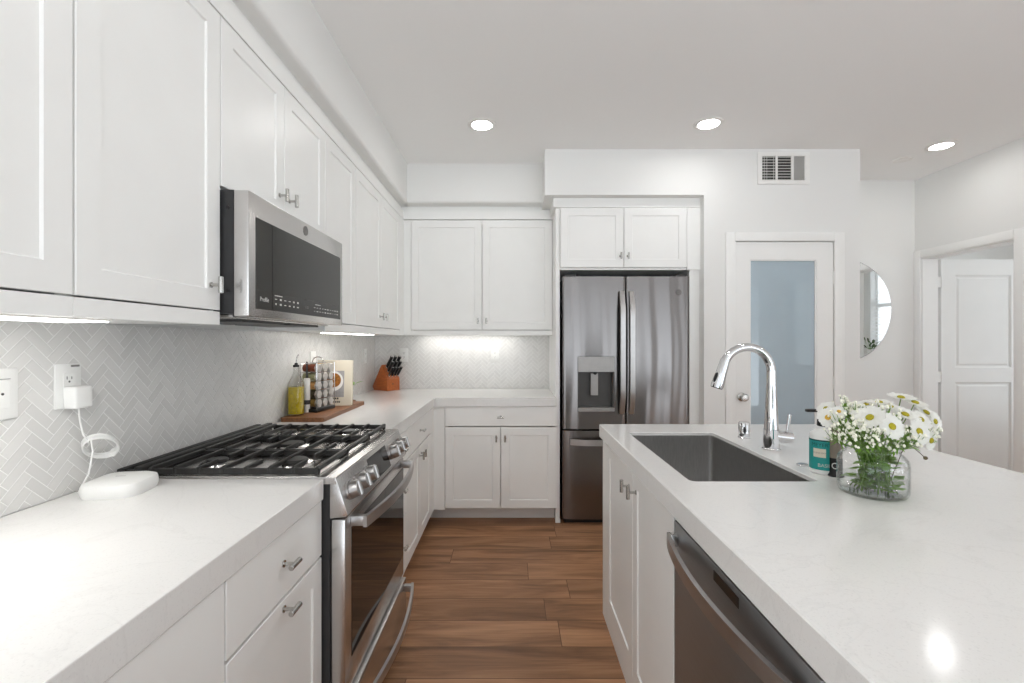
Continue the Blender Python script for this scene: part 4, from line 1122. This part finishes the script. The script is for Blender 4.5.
pm = thing('pepper_mill', 'slim silver pepper mill standing between oil bottle and spice rack', 'pepper mill', (-1.098, 2.49, BT + 0.0005))
B().lathe([(0, 0), (0.0155, 0), (0.016, 0.002), (0.016, 0.04), (0.0165, 0.042), (0.0165, 0.178), (0.015, 0.182), (0.0, 0.183)], (0, 0, 0), 28).build('body', M['white'], pm)
B().lathe([(0.0166, 0.043), (0.0172, 0.043), (0.0172, 0.066), (0.0166, 0.066)], (0, 0, 0), 28).build('band', M['dgrey'], pm)
B().cyl((0, 0, 0.183), (0, 0, 0.27), 0.006, 0.004, 14).build('crank_rod', M['dgrey'], pm)

th_ = math.radians(-10)
sr = thing('spice_rack', 'wire spice rack with loop handle standing on the cutting board', 'rack', (-1.036, 2.476, BT + 0.0005), th_)
# local: +x faces the aisle, y runs along; x from -0.10 to 0; y 0..0.17
B().box(-0.103, 0.0, -0.004, 0.174, 0.0, 0.018, 0.003).build('base', M['bplastic'], sr)
w = B()
for x in (-0.100, -0.003):
    for y in (0.0, 0.17): w.cyl((x, y, 0.018), (x, y, 0.262), 0.0022, n=8)
    for k in range(6): w.cyl((x, 0, 0.022 + 0.047 * k), (x, 0.17, 0.022 + 0.047 * k), 0.0012, n=6)
for y in (0.0, 0.17):
    w.cyl((-0.100, y, 0.262), (-0.003, y, 0.262), 0.0022, n=8)
w.cyl((-0.100, 0.085, 0.262), (-0.003, 0.085, 0.262), 0.002, n=8); w.build('wire_frame', M['chrome'], sr)
B().tube([(-0.0515 + 0.034 * math.cos(a), 0.085, 0.264 + 0.030 * math.sin(a)) for a in [PI * i / 16 for i in range(17)]], 0.003, 8).build('carry_handle', M['nickel'], sr)
Rz = Matrix.Rotation(th_, 4, 'Z')
def jar_proto():
    t = thing('spice_jar', 'x', 'jar', (0, 0, 0), th_, 'jars in the spice rack')
    B().cyl((-0.092, 0, 0), (-0.020, 0, 0), 0.0205, n=20, bev=0.002).build('jar_body', SPICE[0], t)
    B().cyl((-0.0195, 0, 0), (-0.001, 0, 0), 0.0238, n=6, bev=0.0015).build('jar_lid', M['lid'], t)
    B().cyl((-0.0008, 0, 0), (0.0, 0, 0), 0.016, n=6).build('lid_disc', M['lid'], t)
    return t
rows = ['bottom row', 'second row from bottom', 'middle row', 'fourth row', 'top row']
colm = ['nearest the oil bottle', 'in the middle', 'nearest the cookbook']
conts = [('brown', 4), ('dark', 3), ('tan', 2), ('pale green', 1), ('reddish brown', 0)]
jp = None
for k in range(5):
    for c in range(3):
        nm, si = conts[k] if c == 0 else (None, (k * 2 + c * 3) % 6)
        lab = f'silver-lidded spice jar in the {rows[k]} of the rack, {colm[c]}'
        if c == 0: lab = f'{nm} spice jar in the {rows[k]} of the rack, nearest the oil bottle'
        if jp is None: j = jp = jar_proto(); j['label'] = lab
        else: j = clone(jp, None, lab)
        lc = Vector((-0.004, 0.029 + 0.056 * c, 0.0458 + 0.0472 * k))
        wl = Rz @ lc + Vector((-1.036, 2.476, BT + 0.0005)); j.location = wl
        body = j.children[0]
        if body.data.materials[0] != SPICE[si]:
            body.data = body.data.copy(); body.data.materials[0] = SPICE[si]

bk = thing('cookbook', 'cream cookbook with a food photo cover standing on the board', 'book', (-1.05, 2.745, BT + 0.0005), 0, rot=(math.radians(-4), 0, math.radians(3)))
B().box(-0.1, 0.1, 0.0, 0.003, 0, 0.268, 0.001, 1).box(-0.1, 0.1, 0.023, 0.026, 0, 0.268, 0.001, 1).box(-0.1, -0.097, 0.003, 0.023, 0, 0.268).build('cover', M['cream'], bk, flat=True)
B().box(-0.097, 0.096, 0.0032, 0.0228, 0.003, 0.265).build('pages', M['paper'], bk, flat=True)
B().box(-0.1, 0.055, -0.0006, -0.0001, 0.05, 0.205).build('cover_photo', M['cream2'], bk, flat=True)
B().cyl((-0.01, -0.0006, 0.145), (-0.01, -0.0014, 0.145), 0.06, n=32).build('printed_plate', M['white'], bk)
B().cyl((-0.005, -0.0014, 0.15), (-0.005, -0.002, 0.15), 0.042, n=32).build('printed_dish', M['food'], bk)
tt = B()
rn = random.Random(2)
for z, n_ in ((0.042, 6), (0.022, 7)):
    x = -0.05
    for i in range(n_):
        w_ = rn.uniform(0.006, 0.011); tt.box(x, x + w_, -0.0008, -0.0001, z - 0.005, z + 0.005); x += w_ + 0.004
tt.build('title_lettering', M['black'], bk, flat=True)

plant('potted_herb', 'small green potted plant mostly hidden behind the cookbook', (-1.09, 3.02, CT), 0.042, 0.105, 12, 0.085, 0.026, 11, False)

# knife block
ang = math.radians(-35)
kb = thing('knife_block', 'orange-brown slanted wooden knife block in the worktop corner', 'knife block', (-1.005, 3.745, CT), ang)
# local +x = front; side profile in x/z, depth along y 0..0.115
prof = [(-0.185, 0.030), (-0.165, 0.0005), (0.0, 0.0005), (0.0, 0.095), (-0.055, 0.205), (-0.066, 0.212), (-0.078, 0.204)]
B().prism(prof, 'y', 0.0, 0.13, 0.003).build('block', M['orange'], kb)
B().cyl((0.0, 0.0575, 0.055), (0.0006, 0.0575, 0.055), 0.008, n=16).build('emblem', M['walnut'], kb)
e_s = Vector((-0.055, 0, 0.11)).normalized(); e_n = Vector((0.11, 0, 0.055)).normalized(); e_k = Vector((0.60, 0, 0.80)).normalized()
def kloc(s_, y): return Vector((0.0, y * 1.13, 0.095)) + e_s * s_ + e_n * 0.006
def knife_proto():
    t = thing('kitchen_knife', 'x', 'knife', (0, 0, 0), 0, 'knives in the block')
    B().box(-0.006, 0.006, -0.011, 0.011, 0.0, 0.010, 0.002).build('bolster', M['steel_h'], t)
    b = B(); bm = b.bm; R_ = []
    for z, a, c in ((0.0102, 0.0065, 0.010), (0.03, 0.008, 0.012), (0.07, 0.008, 0.0115), (0.095, 0.0085, 0.0135)):
        R_.append([bm.verts.new((a * math.cos(2 * PI * i / 12), c * math.sin(2 * PI * i / 12), z)) for i in range(12)])
    for a, c in zip(R_[:-1], R_[1:]):
        for i in range(12): bm.faces.new((a[i], a[(i + 1) % 12], c[(i + 1) % 12], c[i]))
    bm.faces.new(R_[0][::-1]); bm.faces.new(R_[-1])
    b.build('handle', M['bplastic'], t)
    B().cyl((0, 0, 0.0952), (0, 0, 0.0985), 0.0085, n=12).build('end_cap', M['steel_h'], t)
    return t
Rk = Matrix.Rotation(ang, 4, 'Z')
kp = None
spots = [(0.100, 0.022, 'large', 'top row of the block, left'), (0.100, 0.058, 'large', 'top row of the block, middle'), (0.098, 0.094, 'large', 'top row of the block, right'),
         (0.064, 0.022, 'medium', 'second row of the block, left'), (0.064, 0.058, 'medium', 'second row of the block, middle'), (0.062, 0.094, 'medium', 'second row of the block, right'),
         (0.026, 0.018, 'short', 'lowest row of the block, left end'), (0.026, 0.044, 'short', 'lowest row of the block, left of centre'), (0.026, 0.071, 'short', 'lowest row of the block, right of centre'), (0.026, 0.097, 'short', 'lowest row of the block, right end')]
for s_, y, sz, where in spots:
    lab = f'{sz} black-handled knife in the {where}'
    if kp is None: k = kp = knife_proto(); k['label'] = lab
    else: k = clone(kp, None, lab)
    k.location = Rk @ kloc(s_, y) + Vector((-1.005, 3.745, CT))
    q = (Rk.to_3x3() @ e_k).to_track_quat('Z', 'Y'); k.rotation_euler = q.to_euler()
    sc = {'large': 1.2, 'medium': 1.1, 'short': 0.95}[sz]; k.scale = (sc, sc, sc)

# ------------------------------------------------------------------ faucet and sink accessories
fc = thing('faucet', 'tall chrome pull-down faucet arching over the sink', 'faucet', (0.963, 1.727, CT))
B().lathe([(0, 0), (0.031, 0), (0.032, 0.003), (0.031, 0.006), (0.0285, 0.008), (0.0275, 0.05), (0.0265, 0.075), (0, 0.075)], (0, 0, 0), 32).build('base', M['chrome'], fc)
path, rs = [], []
for i in range(9):
    t = i / 8; path.append((0, 0, 0.0755 + 0.213 * t)); rs.append(0.0245 - 0.0085 * min(1, t * 1.15))
cx, R1 = -0.090, 0.090
for i in range(1, 15):
    a = math.radians(158) * i / 14
    path.append((cx + R1 * math.cos(a), 0, 0.2885 + 0.092 * math.sin(a))); rs.append(0.0155)
B().tube(path, 0.015, 24, rs=rs).build('spout', M['chrome'], fc)
e_ = Vector(path[-1]); dd = (Vector(path[-1]) - Vector(path[-2])).normalized()
dd = Vector((-0.30, 0, -0.95)).normalized()
p1 = e_ - dd * 0.012; p2 = e_ + dd * 0.098
hd = B().tube([p1, p1 + dd * 0.006, p1 + dd * 0.05, p1 + dd * 0.095, p2], 0.016, 24, rs=[0.0165, 0.0172, 0.019, 0.0225, 0.022]).build('spray_head', M['chrome'], fc)
bt = e_ + dd * 0.060 + Vector((-0.0195, -0.008, 0.003))
B().ball((0, 0, 0), 0.01, 2, (0.5, 0.8, 2.0)).build('spray_button', M['bplastic'], hd, bt, (0, math.radians(17), 0))
B().cyl(p2 - dd * 0.001, p2 + dd * 0.002, 0.019, n=20).build('nozzle', M['bplastic'], hd)
B().cyl((0.0, -0.006, 0.052), (0.070, -0.012, 0.045), 0.0185, 0.0195, 24, bev=0.002).build('valve_body', M['chrome'], fc)
B().tube([(0.052, -0.010, 0.058), (0.056, -0.010, 0.088), (0.062, -0.011, 0.132)], 0.006, 14, rs=[0.0055, 0.006, 0.0068]).build('lever', M['chrome'], fc)
ag = thing('air_gap', 'small chrome air gap cap left of the faucet', 'air gap', (0.966, 1.935, CT))
B().lathe([(0, 0), (0.0235, 0), (0.0235, 0.004), (0.022, 0.006), (0.022, 0.062), (0.019, 0.067), (0, 0.0675)], (0, 0, 0), 28).build('cap', M['chrome'], ag)
B().ball((-0.008, -0.0195, 0.036), 0.008, 2, (0.7, 0.5, 1.9)).build('vent_slot', M['bplastic'], ag)
ab = thing('air_switch', 'flat round chrome push button set in the worktop beside the soap', 'button', (0.944, 1.504, CT))
B().lathe([(0, 0.0), (0.021, 0.0), (0.021, 0.003), (0.018, 0.0045), (0.012, 0.0045), (0.0115, 0.0035), (0, 0.0035)], (0, 0, 0), 28).build('bezel', M['chrome'], ab)
B().lathe([(0, 0.0036), (0.0105, 0.0036), (0.0105, 0.0055), (0, 0.006)], (0, 0, 0), 24).build('push_button', M['nickel'], ab)

# soap bottle
sp = thing('soap_bottle', 'white hand soap bottle with teal label and black pump', 'bottle', (0.953, 1.425, CT))
r0 = 0.0355
B().lathe([(0, 0), (r0 - 0.004, 0), (r0, 0.004), (r0, 0.112), (r0 - 0.003, 0.122), (r0 - 0.014, 0.131), (0.016, 0.135), (0.0155, 0.142), (0, 0.142)], (0, 0, 0), 40).build('body', M['plastic'], sp)
lb = B().lathe([(r0 + 0.0002, 0.014), (r0 + 0.0007, 0.014), (r0 + 0.0007, 0.104), (r0 + 0.0002, 0.104)], (0, 0, 0), 40).build('label', M['teal'], sp)
def curved(z0, z1, a0, a1, r, n=10):
    b = B()
    for i in range(n):
        p = [math.radians(a0 + (a1 - a0) * (i + k) / n) for k in (0, 1)]
        b.quad((r * math.cos(p[0]), r * math.sin(p[0]), z0), (r * math.cos(p[1]), r * math.sin(p[1]), z0), (r * math.cos(p[1]), r * math.sin(p[1]), z1), (r * math.cos(p[0]), r * math.sin(p[0]), z1))
    return b
curved(0.052, 0.078, -165, -112, r0 + 0.0012).build('label_panel', M['cream'], lb)
curved(0.100, 0.1045, -180, 180, r0 + 0.0011, 40).build('label_border', M['dteal'], lb)
curved(0.014, 0.102, -60, -50, r0 + 0.0011, 3).build('label_stripe', M['dteal'], lb)
def curved_text(name, body, size, m, z, a_c, r):
    o = text_mesh(name, body, size * 0.9, m, lb, (0, 0, z), (0, 0, 0), 0.0)
    for v in o.data.vertices:
        a = math.radians(a_c) + v.co.x / r
        v.co = Vector((r * math.cos(a), r * math.sin(a), v.co.y))
    return o
curved_text('label_name', "MEYER'S", 0.017, M['dteal'], 0.089, -130, r0 + 0.0012)
curved_text('label_scent', 'BASIL', 0.016, M['mark'], 0.028, -118, r0 + 0.0012)
curved_text('label_small_print', 'CLEAN DAY', 0.007, M['logo'], 0.065, -138, r0 + 0.0016)
B().cyl((0, 0, 0.1422), (0, 0, 0.163), 0.0165, 0.0155, 24, bev=0.0015).cyl((0, 0, 0.163), (0, 0, 0.185), 0.0055, n=12).box(-0.052, 0.014, -0.0075, 0.0075, 0.185, 0.194, 0.003).build('pump', M['bplastic'], sp)
# taupe bottle
tb = thing('lotion_bottle', 'slim taupe bottle with dark base band between soap and vase', 'bottle', (0.966, 1.388, CT))
B().lathe([(0, 0), (0.0205, 0), (0.022, 0.003), (0.0175, 0.012), (0.0175, 0.018), (0.0175, 0.055), (0.0, 0.055)], (0, 0, 0), 32).build('base_band', M['bplastic'], tb)
B().lathe([(0, 0.0552), (0.0172, 0.0552), (0.0168, 0.115), (0.0145, 0.135), (0.010, 0.142), (0, 0.142)], (0, 0, 0), 32).build('body', M['taupe'], tb)
B().tube([(0.0184 * math.cos(a0), 0.0184 * math.sin(a0), 0.033 + 0.008 * math.sin(u)) for u in [2 * PI * i / 20 for i in range(20)] for a0 in [math.radians(-128) + 0.008 * math.cos(u) / 0.0184]], 0.0013, 6, closed=True).build('emblem', M['mark'], tb)

# ------------------------------------------------------------------ vase with flowers
VX, VY = 0.951, 1.2275
vs = thing('vase', 'wide clear glass vase holding flowers on the island worktop', 'vase', (VX, VY, CT))
outer = [(0, 0), (0.080, 0), (0.091, 0.004), (0.0965, 0.014), (0.0975, 0.03), (0.0975, 0.082), (0.094, 0.096), (0.084, 0.107), (0.0755, 0.113), (0.0735, 0.119), (0.0775, 0.126), (0.082, 0.130)]
inner = [(0.0805, 0.1315), (0.0755, 0.127), (0.0712, 0.119), (0.0732, 0.1115), (0.0822, 0.105), (0.0915, 0.0945), (0.0948, 0.081), (0.0948, 0.03), (0.0938, 0.016), (0.088, 0.0085), (0.078, 0.0065), (0, 0.0065)]
KR = 0.80
B().lathe([(r * KR, z) for r, z in outer + inner], (0, 0, 0), 64).build('glass', M['vaseglass'], vs, ang=60)
B().lathe([(r * KR, z) for r, z in [(0, 0.0068), (0.078, 0.0068), (0.0878, 0.009), (0.0935, 0.0163), (0.0943, 0.03), (0.0943, 0.046), (0, 0.046)]], (0, 0, 0), 64).build('water', M['water'], vs, ang=40)

def petals_mesh(R, n, cup, seed):
    b = B(); rn = random.Random(seed)
    for layer in range(2):
        for i in range(n):
            a = 2 * PI * (i + 0.5 * layer) / n + rn.uniform(-0.08, 0.08); L = R * rn.uniform(0.88, 1.05); w = R * 0.36
            dv = Vector((math.cos(a), math.sin(a), 0)); sv = Vector((-math.sin(a), math.cos(a), 0)); rows_ = []
            tw = rn.uniform(-0.15, 0.15)
            for t, ww in ((0.16, 0.35), (0.4, 0.8), (0.7, 1.0), (0.9, 0.75), (1.0, 0.25)):
                z = cup * R * t * t - 0.05 * R * t - layer * 0.03 * R
                c = dv * L * t + Vector((0, 0, z))
                rows_.append((b.bm.verts.new(c - sv * w * ww / 2 + Vector((0, 0, tw * w * ww * 0.5))), b.bm.verts.new(c + Vector((0, 0, -0.03 * R))), b.bm.verts.new(c + sv * w * ww / 2 - Vector((0, 0, tw * w * ww * 0.5)))))
            for p, q in zip(rows_[:-1], rows_[1:]):
                b.bm.faces.new((p[0], p[1], q[1], q[0])); b.bm.faces.new((p[1], p[2], q[2], q[1]))
    return b
def flower(px, py, dy, nrm_, dpx, label, cmat='yellow', cup=0.10, seed=0, lean=0.0):
    """bloom seen at photo position px,py and depth VY+dy"""
    Y = VY + dy
    P = Vector(((px - 512) * Y / 465, Y, 1.315 - (py - 341) * Y / 465))
    R = dpx / 2 * Y / 465
    rn = random.Random(seed + 50)
    root = Vector((VX + rn.uniform(-0.04, 0.04), VY + rn.uniform(-0.04, 0.04), CT + 0.010))
    t = thing('daisy', label, 'flower', root, group='daisies in the vase')
    c = P - root
    nn = Vector(nrm_).normalized()
    q = nn.to_track_quat('Z', 'Y').to_euler()
    petals_mesh(R, 13, cup, seed).build('petals', M['petal'], t, c, q, ang=60)
    B().lathe([(0, -0.1 * R), (0.24 * R, -0.02 * R), (0.27 * R, 0.06 * R), (0.2 * R, 0.14 * R), (0, 0.17 * R)], (0, 0, 0), 20).build('flower_centre', M[cmat], t, c, q)
    # stem passes through the neck of the vase
    nk = Vector((VX + (P.x - VX) * 0.55, VY + (P.y - VY) * 0.55, CT + 0.125))
    off = Vector((nk.x - VX, nk.y - VY, 0))
    if off.length > 0.048: off *= 0.048 / off.length
    nk = Vector((VX, VY, CT + 0.125)) + off - root
    e = c - nn * 0.1 * R
    pts = []
    for i in range(7):
        s_ = i / 6; pts.append((1 - s_) ** 2 * Vector((0, 0, 0)) + 2 * s_ * (1 - s_) * (nk * 0.55) + s_ * s_ * nk)
    b2 = e - nn * min(0.05, (e - nk).length * 0.5)
    for i in range(1, 7):
        s_ = i / 6; pts.append((1 - s_) ** 2 * nk + 2 * s_ * (1 - s_) * b2 + s_ * s_ * e)
    B().tube(pts, 0.0014, 6).build('stem', M['stem'], t)
    lf = B()
    for i in range(3):
        p = pts[rn.choice((2, 3, 3, 4, 4, 5, 6, 8))] + Vector((0, 0, 0.0))
        a = rn.uniform(0, 2 * PI)
        dirv = Vector((math.cos(a), math.sin(a), rn.uniform(-0.1, 0.5)))
        wp = root + p; rad = Vector((wp.x - VX, wp.y - VY)).length
        ln = rn.uniform(0.026, 0.04)
        tip = wp + dirv.normalized() * ln
        tr = Vector((tip.x - VX, tip.y - VY))
        if tr.length > 0.072 or tip.z > CT + 0.098: dirv = Vector((-wp.x + VX + rn.uniform(-.03, .03), -wp.y + VY + rn.uniform(-.03, .03), -0.02))
        leaf(lf, p, dirv, ln, 0.024, 0.15, 8, lobes=2.5)
    lf.build('leaves', M['leaf'], t)
    return t
F = [
 (892, 426, -0.075, (0.10, -0.95, 0.35), 27, 'large open daisy facing the camera, centre front of the bunch', 'yellow'),
 (919, 431, -0.060, (0.30, -0.90, 0.30), 27, 'large open daisy with big yellow centre, lower right of the bunch', 'yellow'),
 (870, 417, -0.060, (-0.65, -0.35, 0.62), 27, 'half-turned daisy left of the centre front bloom, petals raised', 'yellow'),
 (828, 417, -0.010, (-0.75, -0.55, 0.30), 20, 'daisy at the left end of the bunch above the soap pump', 'gold'),
 (826, 408, 0.030, (-0.65, -0.25, 0.70), 18, 'white bloom tipped up behind the leftmost daisy', 'yellow'),
 (901, 397, 0.040, (0.0, -0.20, 0.95), 24, 'highest daisy seen edge-on at the top of the bunch', 'yellow'),
 (915, 402, 0.025, (0.15, -0.30, 0.90), 25, 'edge-on daisy just right of the highest one', 'yellow'),
 (926, 412, 0.020, (0.30, -0.55, 0.75), 24, 'daisy facing up and right on the upper right side', 'yellow'),
 (935, 421, 0.000, (0.45, -0.85, 0.25), 21, 'daisy facing right at the right end of the bunch', 'yellow'),
 (931, 440, -0.045, (0.40, -0.90, -0.10), 22, 'drooping daisy at the lower right edge of the bunch', 'yellow'),
 (879, 402, 0.030, (-0.10, -0.10, 0.98), 24, 'daisy facing upward at the top left of centre', 'yellow'),
 (905, 414, -0.020, (0.10, -0.45, 0.85), 26, 'daisy tilted upward behind the centre front bloom', 'yellow'),
 (839, 411, 0.000, (-0.35, -0.60, 0.70), 14, 'small golden-centred bloom on the upper left', 'gold'),
 (858, 415, -0.030, (-0.05, -0.60, 0.70), 15, 'small golden-centred bloom left of the half-turned daisy', 'gold'),
 (866, 404, 0.040, (-0.30, -0.10, 0.92), 20, 'daisy facing up at the back of the left half', 'yellow'),
 (890, 406, 0.000, (0.05, -0.25, 0.95), 22, 'daisy facing up in the middle of the bunch top', 'yellow'),
 (921, 419, -0.020, (0.25, -0.70, 0.65), 22, 'daisy between the big right bloom and the right end', 'yellow'),
]
for i, (px, py, dy, n_, dp, lab, cm) in enumerate(F): flower(px, py, dy, n_, dp, lab, cm, 0.10 + 0.05 * (i % 3), i)
def sprig(px, py, dy, seed, label, nb=28, spread=0.031):
    Y = VY + dy; rn = random.Random(seed)
    P = Vector(((px - 512) * Y / 465, Y, 1.315 - (py - 341) * Y / 465))
    root = Vector((VX + rn.uniform(-0.04, 0.04), VY + rn.uniform(-0.04, 0.04), CT + 0.010))
    t = thing('filler_sprig', label, 'flower', root, group='sprigs of small buds in the vase')
    c = P - root
    off = Vector((P.x - VX, P.y - VY, 0)) * 0.5
    if off.length > 0.045: off *= 0.045 / off.length
    nk = Vector((VX, VY, CT + 0.12)) + off - root
    s_ = B(); bu = B(); lv = B()
    base = c + Vector((0, 0, -0.03)); base.xy = base.xy * 0.85 + nk.xy * 0.15
    s_.tube([(0, 0, 0), nk * 0.5, nk, (nk + base) / 2, base], 0.0013, 6)
    for i in range(nb):
        d_ = Vector((rn.gauss(0, 1), rn.gauss(0, 1), rn.gauss(0, 0.7))); d_ = d_ / max(1.0, d_.length / 1.5) * spread * 0.7
        p = c + d_
        s_.tube([base, (base + p) / 2 + Vector((d_.x * 0.2, d_.y * 0.2, 0)), p], 0.0007, 4)
        bu.ball(p, rn.uniform(0.0026, 0.0050), 1, (1, 1, rn.uniform(0.9, 1.4)))
        leaf(lv, (base + p) / 2, (d_.x, d_.y, d_.z + 0.01), 0.016, 0.006, 0.2, 3)
    s_.build('stem', M['stem'], t); bu.build('buds', M['bud'], t)['kind'] = 'stuff'; lv.build('leaves', M['leaf'], t)
for i, (px, py, dy, wh) in enumerate([
    (843, 420, -0.040, 'upper left of the bunch, right of the leftmost daisy'), (852, 431, -0.060, 'left above the vase rim'), (862, 428, -0.070, 'below the half-turned daisy'),
    (838, 432, -0.030, 'lowest left, over the vase shoulder'), (874, 433, -0.080, 'in front, just above the middle of the rim'), (850, 409, 0.000, 'top left edge of the bunch'),
    (846, 406, 0.040, 'at the back of the left side'), (885, 412, -0.040, 'between the half-turned and centre front daisies'), (909, 437, -0.055, 'below the big right daisy'),
    (897, 437, -0.065, 'below the centre front daisy'), (928, 430, -0.020, 'far right among the white petals'), (862, 436, -0.075, 'front left, touching the rim')]):
    sprig(px, py, dy, 100 + i, f'sprig of small cream buds {wh}')
# leafy stems that fill the vase
for i, (a, lab) in enumerate(((200, 'left side of the vase'), (250, 'front left of the vase'), (285, 'front middle of the vase'), (325, 'front right of the vase'), (100, 'back of the vase'))):
    rn = random.Random(300 + i); ar = math.radians(a)
    root = Vector((VX + 0.04 * math.cos(ar), VY + 0.04 * math.sin(ar), CT + 0.010))
    t = thing('leafy_stem', f'green leafy cut stem at the {lab}', 'leaf stem', root, group='leafy stems in the vase')
    top = Vector((-0.012 * math.cos(ar), -0.012 * math.sin(ar), 0.125))
    pts = [top * (k / 8) + Vector((0.010 * math.sin(k * 1.3) * math.cos(ar), 0.010 * math.sin(k) * math.sin(ar), 0)) * 0.4 for k in range(9)]
    B().tube(pts, 0.0018, 6).build('stem', M['stem'], t)
    lf = B()
    for k in range(9):
        p = pts[1 + k % 7]; b_ = rn.uniform(0, 2 * PI); dv = Vector((math.cos(b_), math.sin(b_), rn.uniform(-0.3, 0.5)))
        ln = rn.uniform(0.032, 0.046); tip = root + p + dv.normalized() * ln
        if Vector((tip.x - VX, tip.y - VY)).length > 0.07: dv.x, dv.y = -dv.x, -dv.y; 
        tip = root + p + dv.normalized() * ln
        if tip.z > CT + 0.10 and Vector((tip.x - VX, tip.y - VY)).length > 0.05: dv.z = -0.3; ln *= 0.6
        leaf(lf, p, dv, ln, 0.030, 0.1, 9, lobes=2.5)
    lf.build('leaves', M['leaf'], t)
# dried stalk that hangs out to the right
t = thing('dried_stalk', 'thin dried stalk with a dark tip hanging out right of the vase', 'flower', (VX + 0.02, VY - 0.02, CT + 0.012))
Yd = 1.20; Pt = Vector(((925.5 - 512) * Yd / 465, Yd, 1.315 - (457.5 - 341) * Yd / 465)) - t.location
nk = Vector((0.034, -0.02, 0.128))
B().tube([(0, 0, 0), nk * 0.6, nk, nk + (Pt - nk) * 0.5 + Vector((0, 0, 0.004)), Pt], 0.0009, 6).build('stalk', M['seed'], t)
B().ball(Pt, 0.005, 2).build('seed_head', M['seed'], t)
